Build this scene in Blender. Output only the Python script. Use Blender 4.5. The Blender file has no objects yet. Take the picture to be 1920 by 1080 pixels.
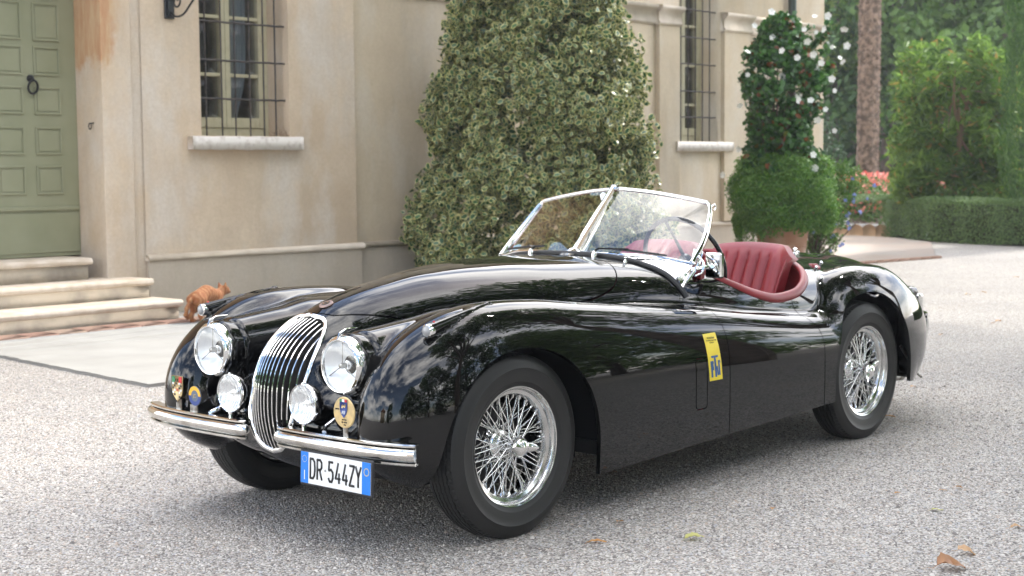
import bpy, math, random
import numpy as np
from mathutils import Vector, Matrix
R_ = math.radians
SC = bpy.context.scene
COL = SC.collection
# ------------------------------------------------------------------ camera
CAM_POS = (4.05559, 4.33249, 1.35150)
YAW, PITCH, ROLL, FPX = 3.87242, 0.0803, -0.00823, 2837.3
cam = bpy.data.cameras.new('camera'); cam_o = bpy.data.objects.new('camera', cam); COL.objects.link(cam_o)
_f = Vector((math.cos(YAW)*math.cos(PITCH), math.sin(YAW)*math.cos(PITCH), -math.sin(PITCH)))
_r = Vector((math.sin(YAW), -math.cos(YAW), 0)); _u = _r.cross(_f)
_r2 = _r*math.cos(ROLL)+_u*math.sin(ROLL); _u2 = -_r*math.sin(ROLL)+_u*math.cos(ROLL)
_m = Matrix((_r2, _u2, -_f)).transposed().to_4x4(); _m.translation = Vector(CAM_POS)
cam_o.matrix_world = _m
cam.sensor_width = 36; cam.lens = FPX*36/1920; cam.clip_start = .05; cam.clip_end = 600
cam.dof.use_dof = True; cam.dof.focus_distance = 5.3; cam.dof.aperture_fstop = 5.6
SC.camera = cam_o
# ------------------------------------------------------------------ sky
SUN_EL, SUN_AZ = R_(50), R_(177)      # azimuth measured from +x towards +y
w = bpy.data.worlds.new('World'); SC.world = w; w.use_nodes = True
nt = w.node_tree; nt.nodes.clear()
def N(t, ty, **kw):
    n = t.nodes.new(ty)
    for k, v in kw.items(): setattr(n, k, v)
    return n
sky = N(nt, 'ShaderNodeTexSky', sky_type='NISHITA', sun_disc=False, sun_elevation=SUN_EL, sun_rotation=math.pi/2-SUN_AZ, air_density=1.0, dust_density=1.5, ozone_density=1.0)
tc = N(nt, 'ShaderNodeTexCoord'); mp = N(nt, 'ShaderNodeMapping'); mp.inputs['Scale'].default_value = (1, 1, 2.6)
nz = N(nt, 'ShaderNodeTexNoise'); nz.inputs['Scale'].default_value = 2.2; nz.inputs['Detail'].default_value = 9; nz.inputs['Roughness'].default_value = .58; nz.inputs['Distortion'].default_value = .25
cr = N(nt, 'ShaderNodeValToRGB'); cr.color_ramp.elements[0].position = .44; cr.color_ramp.elements[1].position = .64
mx = N(nt, 'ShaderNodeMix', data_type='RGBA'); mx.inputs[7].default_value = (17, 16.6, 16.2, 1)
bg = N(nt, 'ShaderNodeBackground'); bg.inputs['Strength'].default_value = .14
wo = N(nt, 'ShaderNodeOutputWorld')
L = nt.links.new
L(tc.outputs['Generated'], mp.inputs['Vector']); L(mp.outputs[0], nz.inputs['Vector']); L(nz.outputs['Fac'], cr.inputs['Fac'])
L(cr.outputs['Color'], mx.inputs[0]); L(sky.outputs[0], mx.inputs[6]); L(mx.outputs[2], bg.inputs['Color']); L(bg.outputs[0], wo.inputs['Surface'])
sl = bpy.data.lights.new('sun', 'SUN'); sl.energy = 1.3; sl.angle = R_(3); sl.color = (1, .95, .87)
so = bpy.data.objects.new('sun', sl); COL.objects.link(so)
_sd = Vector((math.cos(SUN_AZ)*math.cos(SUN_EL), math.sin(SUN_AZ)*math.cos(SUN_EL), math.sin(SUN_EL)))
so.rotation_euler = _sd.to_track_quat('Z', 'Y').to_euler()
SC.view_settings.view_transform = 'Standard'; SC.view_settings.look = 'None'
SC.view_settings.exposure = 1.6; SC.view_settings.gamma = 1; SC.view_settings.use_curve_mapping = False
SC.render.engine = 'CYCLES'
SC.cycles.use_denoising = True; SC.cycles.max_bounces = 8; SC.cycles.transparent_max_bounces = 12
SC.cycles.caustics_reflective = False; SC.cycles.caustics_refractive = False; SC.cycles.sample_clamp_indirect = 8
rng = np.random.default_rng(7); random.seed(7)
# ------------------------------------------------------------------ helpers: materials
def srgb(h):
    c = [int(h[i:i+2], 16)/255 for i in (0, 2, 4)]
    return tuple((v/12.92 if v <= .04045 else ((v+.055)/1.055)**2.4) for v in c)+(1,)
def mat(name, col=(.5, .5, .5, 1), rough=.5, metal=0, spec=.5, coat=0, noise=None, bump=None, **kw):
    m = bpy.data.materials.new(name); m.use_nodes = True; t = m.node_tree; b = t.nodes['Principled BSDF']
    if len(col) == 3: col = tuple(col)+(1,)
    b.inputs['Base Color'].default_value = col; b.inputs['Roughness'].default_value = rough; b.inputs['Metallic'].default_value = metal
    b.inputs['Specular IOR Level'].default_value = spec; b.inputs['Coat Weight'].default_value = coat; b.inputs['Coat Roughness'].default_value = .03
    if noise:   # (scale, second colour, lo, hi)
        tcn = N(t, 'ShaderNodeTexCoord'); n = N(t, 'ShaderNodeTexNoise'); n.inputs['Scale'].default_value = noise[0]; n.inputs['Detail'].default_value = 8
        t.links.new(tcn.outputs['Object'], n.inputs['Vector'])
        r = N(t, 'ShaderNodeMapRange'); r.inputs['From Min'].default_value = noise[2]; r.inputs['From Max'].default_value = noise[3]
        t.links.new(n.outputs['Fac'], r.inputs['Value'])
        x = N(t, 'ShaderNodeMix', data_type='RGBA'); x.inputs[6].default_value = col; c2 = noise[1]; x.inputs[7].default_value = tuple(c2)+(1,) if len(c2) == 3 else c2
        t.links.new(r.outputs[0], x.inputs[0]); t.links.new(x.outputs[2], b.inputs['Base Color'])
    if bump:    # (scale, strength, distance)
        tcn = N(t, 'ShaderNodeTexCoord'); n = N(t, 'ShaderNodeTexNoise'); n.inputs['Scale'].default_value = bump[0]; n.inputs['Detail'].default_value = 6
        t.links.new(tcn.outputs['Object'], n.inputs['Vector'])
        bp = N(t, 'ShaderNodeBump'); bp.inputs['Strength'].default_value = bump[1]; bp.inputs['Distance'].default_value = bump[2]
        t.links.new(n.outputs['Fac'], bp.inputs['Height']); t.links.new(bp.outputs[0], b.inputs['Normal'])
    return m
# ------------------------------------------------------------------ helpers: objects
def tag(o, label=None, cat=None, group=None, kind=None):
    if label: o['label'] = label
    if cat: o['category'] = cat
    if group: o['group'] = group
    if kind: o['kind'] = kind
    return o
def empty(name, loc=(0, 0, 0), rz=0, **kw):
    o = bpy.data.objects.new(name, None); COL.objects.link(o); o.location = loc; o.rotation_euler = (0, 0, rz); o.empty_display_size = .1
    return tag(o, **kw)
def build_mesh(name, V, F, m=None, smooth=True, mi=None):
    """V (n,3) array, F: (k,c) array or list of lists"""
    me = bpy.data.meshes.new(name); V = np.asarray(V, dtype=np.float32)
    if isinstance(F, np.ndarray):
        k, c = F.shape; tot = np.full(k, c, np.int32); flat = F.ravel()
    else:
        tot = np.array([len(f) for f in F], np.int32); flat = np.array([i for f in F for i in f], np.int32); k = len(F)
    st = np.zeros(k, np.int32); st[1:] = np.cumsum(tot)[:-1]
    me.vertices.add(len(V)); me.vertices.foreach_set('co', V.ravel())
    me.loops.add(len(flat)); me.loops.foreach_set('vertex_index', flat.astype(np.int32))
    me.polygons.add(k); me.polygons.foreach_set('loop_start', st)
    if mi is not None: me.polygons.foreach_set('material_index', np.asarray(mi, np.int32))
    me.update(calc_edges=True); me.validate(verbose=False)
    if smooth: me.polygons.foreach_set('use_smooth', np.ones(len(me.polygons), bool))
    for x in (m if isinstance(m, (list, tuple)) else [m]):
        if x: me.materials.append(x)
    return me
def link(name, me, parent=None, loc=None, rot=None, **kw):
    o = bpy.data.objects.new(name, me); COL.objects.link(o)
    if parent: o.parent = parent
    if loc is not None: o.location = loc
    if rot is not None: o.rotation_euler = rot
    return tag(o, **kw)
class MB:
    def __init__(s): s.v = []; s.f = []; s.mi = []; s.n = 0
    def add(s, V, F, mi=0):
        V = np.asarray(V, float); s.v.append(V)
        for f in F: s.f.append([int(i)+s.n for i in f]); s.mi.append(mi)
        s.n += len(V); return s
    def box(s, x0, x1, y0, y1, z0, z1, b=0, mi=0):
        if b <= 0:
            V = [(x, y, z) for x in (x0, x1) for y in (y0, y1) for z in (z0, z1)]
            return s.add(V, [(0, 1, 3, 2), (4, 6, 7, 5), (0, 4, 5, 1), (2, 3, 7, 6), (0, 2, 6, 4), (1, 5, 7, 3)], mi)
        V = []; c = [(x0, x1), (y0, y1), (z0, z1)]; idx = {}
        for ix in (0, 1):
            for iy in (0, 1):
                for iz in (0, 1):
                    s_ = [(-1, 1)[ix], (-1, 1)[iy], (-1, 1)[iz]]; p = [c[0][ix], c[1][iy], c[2][iz]]
                    for a in range(3):
                        q = list(p)
                        for k in range(3):
                            if k != a: q[k] -= s_[k]*b
                        idx[(ix, iy, iz, a)] = len(V); V.append(q)
        F = []
        for a in range(3):
            o = [k for k in range(3) if k != a]
            for s1 in (0, 1):
                def K(u, v):
                    i = [0, 0, 0]; i[a] = s1; i[o[0]] = u; i[o[1]] = v; return idx[(*i, a)]
                F.append([K(0, 0), K(1, 0), K(1, 1), K(0, 1)])
        for a in range(3):
            o = [k for k in range(3) if k != a]
            for u in (0, 1):
                for v in (0, 1):
                    def K(t, ax):
                        i = [0, 0, 0]; i[a] = t; i[o[0]] = u; i[o[1]] = v; return idx[(*i, ax)]
                    F.append([K(0, o[0]), K(1, o[0]), K(1, o[1]), K(0, o[1])])
        for ix in (0, 1):
            for iy in (0, 1):
                for iz in (0, 1): F.append([idx[(ix, iy, iz, a)] for a in range(3)])
        return s.add(V, F, mi)
    def tube(s, P, r, n=10, closed=False, cap=True, mi=0, flat=1.0, up=(0, 0, 1)):
        P = np.asarray(P, float); m = len(P); r = np.broadcast_to(np.asarray(r, float), (m,))
        T = np.gradient(P, axis=0) if not closed else (np.roll(P, -1, 0)-np.roll(P, 1, 0))
        T /= np.linalg.norm(T, axis=1)[:, None]+1e-12
        U = np.asarray(up, float); 
        if abs(T[0]@U) > .95: U = np.array([1., 0, 0])
        a = np.linspace(0, 2*np.pi, n, endpoint=False); V = []
        prev = None
        for i in range(m):
            if prev is None: A = U-(U@T[i])*T[i]
            else: A = prev-(prev@T[i])*T[i]
            A /= np.linalg.norm(A)+1e-12; prev = A; B = np.cross(T[i], A)
            V.append(P[i]+r[i]*(np.cos(a)[:, None]*A+flat*np.sin(a)[:, None]*B))
        V = np.concatenate(V); F = []
        for i in range(m if closed else m-1):
            j = (i+1) % m
            for k in range(n): F.append((i*n+k, i*n+(k+1) % n, j*n+(k+1) % n, j*n+k))
        if cap and not closed: F.append(tuple(range(n))[::-1]); F.append(tuple((m-1)*n+k for k in range(n)))
        return s.add(V, F, mi)
    def lathe(s, prof, axis='z', n=48, mi=0, o=(0, 0, 0), closed=False):
        """prof [(r, h)]"""
        prof = np.asarray(prof, float); m = len(prof); a = np.linspace(0, 2*np.pi, n, endpoint=False)
        r = prof[:, 0][:, None]; h = np.repeat(prof[:, 1][:, None], n, 1); c, d = r*np.cos(a), r*np.sin(a)
        V = {'z': np.stack([c, d, h], -1), 'y': np.stack([d, h, c], -1), 'x': np.stack([h, c, d], -1)}[axis].reshape(-1, 3)+np.array(o)
        F = [(i*n+k, i*n+(k+1) % n, ((i+1) % m)*n+(k+1) % n, ((i+1) % m)*n+k) for i in range(m if closed else m-1) for k in range(n)]
        return s.add(V, F, mi)
    def prism(s, poly, y0, y1, axes='xz', mi=0):
        """polygon in two axes extruded along the third from y0 to y1"""
        n = len(poly); k = {'xz': (0, 2, 1), 'xy': (0, 1, 2), 'yz': (1, 2, 0)}[axes]; V = []
        for h in (y0, y1):
            for p in poly:
                q = [0, 0, 0]; q[k[0]] = p[0]; q[k[1]] = p[1]; q[k[2]] = h; V.append(q)
        F = [tuple(range(n)), tuple(range(2*n-1, n-1, -1))]+[(i, (i+1) % n, n+(i+1) % n, n+i) for i in range(n)]
        return s.add(V, F, mi)
    def xf(s, M):
        M = np.array(M); s.v = [v@M[:3, :3].T+M[:3, 3] for v in s.v]; return s
    def mesh(s, name, m, smooth=True):
        return build_mesh(name, np.concatenate(s.v), s.f, m, smooth, s.mi)
    def build(s, name, m, parent=None, smooth=True, sharp=35, loc=None, rot=None, **kw):
        me = s.mesh(name, m, smooth)
        if smooth and sharp: sharpen(me, sharp)
        return link(name, me, parent, loc, rot, **kw)
def sharpen(me, deg):
    if hasattr(me, 'set_sharp_from_angle'): me.set_sharp_from_angle(angle=R_(deg))
def pchip(xs, ys):
    xs = np.asarray(xs, float); ys = np.asarray(ys, float)
    if xs[0] > xs[-1]: xs, ys = xs[::-1], ys[::-1]
    h = np.diff(xs); dl = np.diff(ys)/h; d = np.zeros(len(xs)); d[0], d[-1] = dl[0], dl[-1]
    for i in range(1, len(xs)-1):
        if dl[i-1]*dl[i] > 0:
            w1, w2 = 2*h[i]+h[i-1], h[i]+2*h[i-1]; d[i] = (w1+w2)/(w1/dl[i-1]+w2/dl[i])
    def f(x):
        x = np.clip(x, xs[0], xs[-1]); i = np.clip(np.searchsorted(xs, x)-1, 0, len(h)-1)
        t = (x-xs[i])/h[i]; t2, t3 = t*t, t*t*t
        return (2*t3-3*t2+1)*ys[i]+(t3-2*t2+t)*h[i]*d[i]+(-2*t3+3*t2)*ys[i+1]+(t3-t2)*h[i]*d[i+1]
    return f
def crom(P, n=12, closed=False):
    P = np.asarray(P, float); m = len(P); out = []
    Q = np.concatenate([P[-1:], P, P[:2]]) if closed else np.concatenate([2*P[:1]-P[1:2], P, 2*P[-1:]-P[-2:-1]])
    for i in range(m if closed else m-1):
        a, b, c, d = Q[i], Q[i+1], Q[i+2], Q[i+3]
        for t in np.arange(n)/n:
            out.append(.5*((2*b)+(-a+c)*t+(2*a-5*b+4*c-d)*t*t+(-a+3*b-3*c+d)*t**3))
    if not closed: out.append(P[-1])
    return np.array(out)
def text_obj(name, s, size, m, parent=None, depth=.0006, M=None, align='CENTER', xs=1.0, **kw):
    """flat lettering as a thin mesh in its local xy plane; M a 4x4 matrix"""
    cu = bpy.data.curves.new(name, 'FONT'); cu.body = s; cu.size = size; cu.extrude = depth; cu.align_x = align; cu.align_y = 'CENTER'
    o = bpy.data.objects.new(name, cu); COL.objects.link(o)
    me = bpy.data.meshes.new_from_object(o.evaluated_get(bpy.context.evaluated_depsgraph_get())); bpy.data.objects.remove(o); bpy.data.curves.remove(cu)
    me.name = name; me.materials.clear(); me.materials.append(m)
    me.transform(Matrix.Diagonal((xs, 1, 1, 1)))
    if M is not None: me.transform(M)
    return link(name, me, parent, **kw)
def frame(o, ex, ey):
    """matrix: local x -> ex, local y -> ey"""
    ex = Vector(ex).normalized(); ey = Vector(ey); ey = (ey-ex*ey.dot(ex)).normalized(); ez = ex.cross(ey)
    m = Matrix((ex, ey, ez)).transposed().to_4x4(); m.translation = Vector(o); return m
def glass_mat(name, tint=(1, 1, 1, 1), rough=.0, ior=1.5):
    m = bpy.data.materials.new(name); m.use_nodes = True; t = m.node_tree; t.nodes.clear()
    o = N(t, 'ShaderNodeOutputMaterial'); a = N(t, 'ShaderNodeBsdfTransparent'); a.inputs[0].default_value = tint
    g = N(t, 'ShaderNodeBsdfGlossy'); g.inputs['Roughness'].default_value = rough; g.inputs['Color'].default_value = (1, 1, 1, 1)
    lw = N(t, 'ShaderNodeLayerWeight'); lw.inputs['Blend'].default_value = .5; pw = N(t, 'ShaderNodeMath', operation='POWER'); pw.inputs[1].default_value = 4; t.links.new(lw.outputs['Facing'], pw.inputs[0])
    f0 = 2*((ior-1)/(ior+1))**2; f = N(t, 'ShaderNodeMath', operation='MULTIPLY_ADD', use_clamp=True); f.inputs[1].default_value = 1-f0; f.inputs[2].default_value = f0; t.links.new(pw.outputs[0], f.inputs[0]); x = N(t, 'ShaderNodeMixShader')
    t.links.new(f.outputs[0], x.inputs[0]); t.links.new(a.outputs[0], x.inputs[1]); t.links.new(g.outputs[0], x.inputs[2]); t.links.new(x.outputs[0], o.inputs[0])
    return m
# ================================================================== GROUND
def nodes_mat(name):
    m = bpy.data.materials.new(name); m.use_nodes = True; t = m.node_tree; return m, t, t.nodes['Principled BSDF']
def ramp(t, src, stops, interp='LINEAR'):
    r = N(t, 'ShaderNodeValToRGB'); r.color_ramp.interpolation = interp; e = r.color_ramp.elements
    while len(e) < len(stops): e.new(.5)
    for q, (p, c) in zip(e, stops): q.position = p; q.color = tuple(c)+(1,) if len(c) == 3 else c
    t.links.new(src, r.inputs[0]); return r.outputs[0]
def mixc(t, f, a, b, mode='MIX'):
    x = N(t, 'ShaderNodeMix', data_type='RGBA', blend_type=mode)
    for s, v in ((0, f), (6, a), (7, b)):
        if hasattr(v, 'links') or isinstance(v, bpy.types.NodeSocket): t.links.new(v, x.inputs[s])
        else: x.inputs[s].default_value = v if s == 0 else (tuple(v)+(1,) if len(v) == 3 else v)
    return x.outputs[2]
def noise(t, vec, scale, detail=6, rough=.5, dist=0, sc=None):
    if sc: mp_ = N(t, 'ShaderNodeMapping'); mp_.inputs['Scale'].default_value = sc; t.links.new(vec, mp_.inputs[0]); vec = mp_.outputs[0]
    n = N(t, 'ShaderNodeTexNoise'); n.inputs['Scale'].default_value = scale; n.inputs['Detail'].default_value = detail; n.inputs['Roughness'].default_value = rough; n.inputs['Distortion'].default_value = dist
    t.links.new(vec, n.inputs['Vector']); return n.outputs['Fac']
def math_(t, op, a, b=None, clamp=False):
    x = N(t, 'ShaderNodeMath', operation=op, use_clamp=clamp)
    for i, v in enumerate((a, b)):
        if v is None: continue
        if isinstance(v, (int, float)): x.inputs[i].default_value = v
        else: t.links.new(v, x.inputs[i])
    return x.outputs[0]
STONES = [(0, (.20, .19, .19)), (.16, (.40, .39, .38)), (.36, (.55, .54, .53)), (.55, (.66, .65, .64)), (.68, (.52, .45, .40)), (.76, (.47, .49, .53)), (.86, (.74, .73, .72)), (.95, (.30, .28, .27))]
m, t, b_ = nodes_mat('gravel'); g_tc = N(t, 'ShaderNodeTexCoord').outputs['Object']
def voro(feat, sc): v = N(t, 'ShaderNodeTexVoronoi', feature=feat); v.inputs['Scale'].default_value = sc; t.links.new(g_tc, v.inputs['Vector']); return v
v1 = voro('F1', 125); sp_ = N(t, 'ShaderNodeSeparateColor'); t.links.new(v1.outputs['Color'], sp_.inputs[0])
colr = ramp(t, sp_.outputs[0], STONES, 'CONSTANT'); gap = ramp(t, v1.outputs['Distance'], [(0, (1, 1, 1)), (.5, (.98, .98, .98)), (.85, (.45, .44, .42))])
colr = mixc(t, 1.0, colr, gap, 'MULTIPLY'); big = ramp(t, noise(t, g_tc, .55, 5), [(.3, (.70, .67, .625)), (.7, (.84, .805, .755))]); colr = mixc(t, 1.0, colr, big, 'MULTIPLY')
dirt = ramp(t, noise(t, g_tc, 2.2, 4, .6), [(.52, (0, 0, 0)), (.75, (1, 1, 1))]); colr = mixc(t, math_(t, 'MULTIPLY', dirt, .22), colr, (.40, .34, .27))
t.links.new(colr, b_.inputs['Base Color']); b_.inputs['Roughness'].default_value = .82
bp = N(t, 'ShaderNodeBump'); bp.inputs['Strength'].default_value = .9; bp.inputs['Distance'].default_value = .006; bp.invert = True; t.links.new(v1.outputs['Distance'], bp.inputs['Height']); t.links.new(bp.outputs[0], b_.inputs['Normal'])
M_gravel = m
bm_ = MB(); bm_.add([(-300, -300, 0), (200, -300, 0), (200, 300, 0), (-300, 300, 0)], [(0, 1, 2, 3)]); bm_.build('ground', M_gravel, kind='structure', label='pale grey gravel drive')
# loose stones standing proud of the sheet near the camera
def cam_pts(n, dmin, dmax, half_fov=.36):
    d = np.sqrt(rng.uniform(dmin**2, dmax**2, n)); a = YAW+rng.uniform(-half_fov, half_fov, n)
    return np.stack([CAM_POS[0]+d*np.cos(a), CAM_POS[1]+d*np.sin(a)], 1)
P2 = cam_pts(120000, 3.0, 11.0); P2 = P2[rng.random(len(P2)) < np.clip((11.0-np.hypot(P2[:, 0]-CAM_POS[0], P2[:, 1]-CAM_POS[1]))/3.5, 0, 1)]; k = len(P2)
oct_ = np.array([(1, 0, 0), (0, 1, 0), (-1, 0, 0), (0, -1, 0), (.3, .2, 1.0), (-.35, -.15, .95)]); of = np.array([(0, 1, 4), (1, 2, 5), (1, 5, 4), (2, 3, 5), (3, 0, 4), (3, 4, 5)])
s = rng.lognormal(math.log(.0046), .28, k); an = rng.uniform(0, 6.28, k); el = rng.uniform(.6, 1.25, k); hh = rng.uniform(.45, .95, k)
X = oct_[None, :, 0]*s[:, None]*el[:, None]; Y = oct_[None, :, 1]*s[:, None]; Z = oct_[None, :, 2]*(s*hh)[:, None]; jit = rng.uniform(.75, 1.25, X.shape); X, Y = X*jit, Y*jit
c, s_ = np.cos(an)[:, None], np.sin(an)[:, None]
VV = np.stack([P2[:, :1]+c*X-s_*Y, P2[:, 1:]+s_*X+c*Y, Z+.0005], -1).reshape(-1, 3); FF = (of[None]+6*np.arange(k)[:, None, None]).reshape(-1, 3)
me = build_mesh('loose_gravel', VV, FF, None, smooth=False); at_ = me.attributes.new('rnd', 'FLOAT', 'POINT'); at_.data.foreach_set('value', np.repeat(rng.random(k), 6).astype(np.float32))
m, t, b_ = nodes_mat('stones'); a_ = N(t, 'ShaderNodeAttribute', attribute_name='rnd'); t.links.new(mixc(t, 1.0, ramp(t, a_.outputs['Fac'], STONES, 'CONSTANT'), (.76, .725, .68), 'MULTIPLY'), b_.inputs['Base Color']); b_.inputs['Roughness'].default_value = .75
me.materials.append(m); tag(link('loose_gravel', me), kind='stuff', label='loose small grey and white stones lying on the drive')
# ================================================================== VILLA
def plaster(name, c1, c2, c3, orange=False):
    m, t, b_ = nodes_mat(name); o = N(t, 'ShaderNodeTexCoord').outputs['Object']
    a = mixc(t, ramp(t, noise(t, o, 1.1, 7, .6), [(.38, (0, 0, 0)), (.62, (1, 1, 1))]), c1, c2)
    a = mixc(t, math_(t, 'MULTIPLY', ramp(t, noise(t, o, 1.6, 6, .62, sc=(1.2, 1.2, .6)), [(.47, (0, 0, 0)), (.66, (1, 1, 1))]), .85), a, c3)
    a = mixc(t, math_(t, 'MULTIPLY', ramp(t, noise(t, o, 2.2, 7, .68, sc=(1.6, 1.6, .45)), [(.50, (0, 0, 0)), (.70, (1, 1, 1))]), .38), a, [v*.66 for v in c1])
    a = mixc(t, math_(t, 'MULTIPLY', ramp(t, noise(t, o, 34, 5, .7), [(.40, (0, 0, 0)), (.65, (1, 1, 1))]), .26), a, [v*.75 for v in c2])
    sp = N(t, 'ShaderNodeSeparateXYZ'); t.links.new(o, sp.inputs[0])
    # damp greyer band above the ground with a ragged top
    zz_ = math_(t, 'ADD', sp.outputs[2], math_(t, 'MULTIPLY', noise(t, o, 2.2, 5, .6), -.9)); a = mixc(t, math_(t, 'MULTIPLY', ramp(t, zz_, [(.0, (1, 1, 1)), (.35, (0, 0, 0))]), .16), a, (.30, .27, .23))
    if orange:
        nn = math_(t, 'MULTIPLY', math_(t, 'SUBTRACT', noise(t, o, 2.6, 6, .65), .5), 1.1)
        fz = math_(t, 'MULTIPLY', math_(t, 'ADD', math_(t, 'SUBTRACT', sp.outputs[2], 2.28), nn), 6, True)
        fx = math_(t, 'MULTIPLY', math_(t, 'ADD', math_(t, 'ADD', sp.outputs[0], 3.86), math_(t, 'ADD', math_(t, 'MULTIPLY', nn, .4), math_(t, 'MULTIPLY', math_(t, 'SUBTRACT', sp.outputs[2], 2.3), .16))), 9, True)
        oc = mixc(t, ramp(t, noise(t, o, 5, 6, .7, sc=(3, 3, .5)), [(.4, (0, 0, 0)), (.62, (1, 1, 1))]), (.46, .25, .13), (.52, .36, .21))
        a = mixc(t, math_(t, 'MULTIPLY', fz, fx), a, oc)
    t.links.new(a, b_.inputs['Base Color']); b_.inputs['Roughness'].default_value = .9
    bp = N(t, 'ShaderNodeBump'); bp.inputs['Strength'].default_value = .35; bp.inputs['Distance'].default_value = .01; t.links.new(math_(t, 'ADD', noise(t, o, 9, 8, .7), noise(t, o, 1.5, 3)), bp.inputs['Height']); t.links.new(bp.outputs[0], b_.inputs['Normal'])
    return m
M_pl = plaster('plaster', (.64, .52, .385), (.53, .41, .29), (.62, .555, .48), True)
M_pl2 = plaster('warm_plaster', (.60, .50, .36), (.54, .435, .305), (.60, .53, .43))
M_stone = mat('travertine', (.60, .52, .43), .7, noise=(7, (.44, .35, .25), .42, .75), bump=(25, .4, .01))
M_sill = mat('white_stone', (.68, .63, .57), .75, noise=(16, (.45, .38, .33), .5, .8), bump=(60, .6, .006))
M_trim = mat('pale_trim', (.60, .52, .42), .8, noise=(6, (.50, .42, .33), .4, .7), bump=(30, .2, .006))
M_green_p = mat('sage_door_paint', (.265, .27, .175), .42, noise=(3, (.225, .235, .145), .35, .7), bump=(50, .06, .003))
M_frame = mat('cream_green_paint', (.50, .46, .31), .5, noise=(12, (.42, .38, .25), .45, .75))
M_iron = mat('wrought_iron', (.05, .045, .045), .6, metal=.3, noise=(20, (.11, .085, .07), .45, .7), bump=(80, .3, .003))
M_blackiron = mat('black_iron', (.008, .009, .012), .35)
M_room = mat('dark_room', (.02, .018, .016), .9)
M_curt = mat('grey_curtain', (.30, .32, .36), .9)

M_pane = glass_mat('window_glass', (.85, .88, .88, 1), ior=1.22)
villa = empty('villa', (0, 0, 0), label='old Italian villa with pale weathered plaster, barred windows and a green door', cat='villa')
YW = -7.60; YR = -7.66
XD = -3.72      # right side of the door opening
def wall_with_hole(b, x0, x1, y, z0, z1, hole, depth, arch_=False):
    """front face with a rectangular hole (optionally arched), reveals going back by depth"""
    hx0, hx1, hz0, hz1 = hole
    top = [(hx1, hz1)]+([] if not arch_ else [((hx0+hx1)/2+(hx1-hx0)/2*math.cos(a)*1, hz1+(hx1-hx0)/2*math.sin(a)) for a in np.linspace(0, math.pi, 17)[1:-1]])+[(hx0, hz1)]
    V = [(x0, y, z0), (x1, y, z0), (x1, y, z1), (x0, y, z1)]; hp = [(hx0, hz0), (hx1, hz0)]+top; n = len(hp)
    V += [(a, y, c) for a, c in hp]+[(a, y-depth, c) for a, c in hp]
    o = 4; nt_ = n-2
    F = [(0, 1, o+1, o), (0, o, o+n-1, 3), (1, 2, o+2, o+1)]
    F += [(3,)+tuple(o+i for i in range(n-1, 1, -1))+(2,)]
    F += [(o+i, o+(i+1) % n, o+n+(i+1) % n, o+n+i) for i in range(n)]
    b.add(V, F)
WL = (-5.91, -4.82, 1.67, 4.2); WR = (-13.66, -12.72, 1.67, 4.1)
b = MB(); wall_with_hole(b, -6.80, -4.155, YW, 0, 7.0, WL, .40)
b.add([(-6.80, YW, 0), (-6.80, YR, 0), (-6.80, YR, 7), (-6.80, YW, 7)], [(0, 1, 2, 3)])
b.box(-4.30, -4.035, -8.6, YW-.012, 0, 7); b.box(-4.035, XD, -8.6, YW+.022, 0, 7, .006)      # recessed strip, pilaster by the door
b.box(-2.0, 1.6, -8.6, YW+.022, 0, 7, .006); b.box(XD, -2.0, -8.6, YW, 3.5, 7)
b.build('wall', M_pl, villa, sharp=20)
b = MB(); wall_with_hole(b, -16.50, -6.80, YR, 0, 7.0, WR, .40, True)
b.add([(-16.50, YR, 0), (-16.50, -22, 0), (-16.50, -22, 7), (-16.50, YR, 7)], [(0, 1, 2, 3)])
b.build('wall', M_pl2, villa, smooth=False)
b = MB(); b.add([(-17, -22.5, 7), (2.1, -22.5, 7), (2.1, -7.1, 7), (-17, -7.1, 7), (-15, -15, 9.3), (0, -15, 9.3)], [(0, 1, 2, 3), (3, 2, 5, 4), (2, 1, 5), (1, 0, 4, 5), (0, 3, 4)]); b.build('roof', mat('roof_tiles', (.30, .14, .08), .9), villa, smooth=False)
b = MB(); b.box(-16.5, 1.6, -22, -21.9, 0, 7); b.box(1.5, 1.6, -22, -8.6, 0, 7); b.build('wall', M_pl2, villa, smooth=False)
# plinth and its moulding
b = MB(); b.box(-6.84, -4.165, YW-.02, YW+.030, 0, .495); b.box(-16.53, -6.845, YR-.02, YR+.030, 0, .495); b.box(-16.53, -16.50, -22, YR+.030, 0, .495); b.build('plinth', plaster('plinth_plaster', (.55, .47, .37), (.49, .415, .325), (.55, .49, .41)), villa, sharp=20)
for x0, x1, y in ((-6.87, -4.15, YW), (-16.56, -6.875, YR)):
    b = MB(); b.prism([(y-.01, .497), (y+.048, .497), (y+.056, .510), (y+.056, .532), (y+.044, .545), (y+.012, .556), (y-.01, .556)], x0, x1, 'yz'); b.build('plinth_moulding', M_trim, villa, smooth=False)
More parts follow.
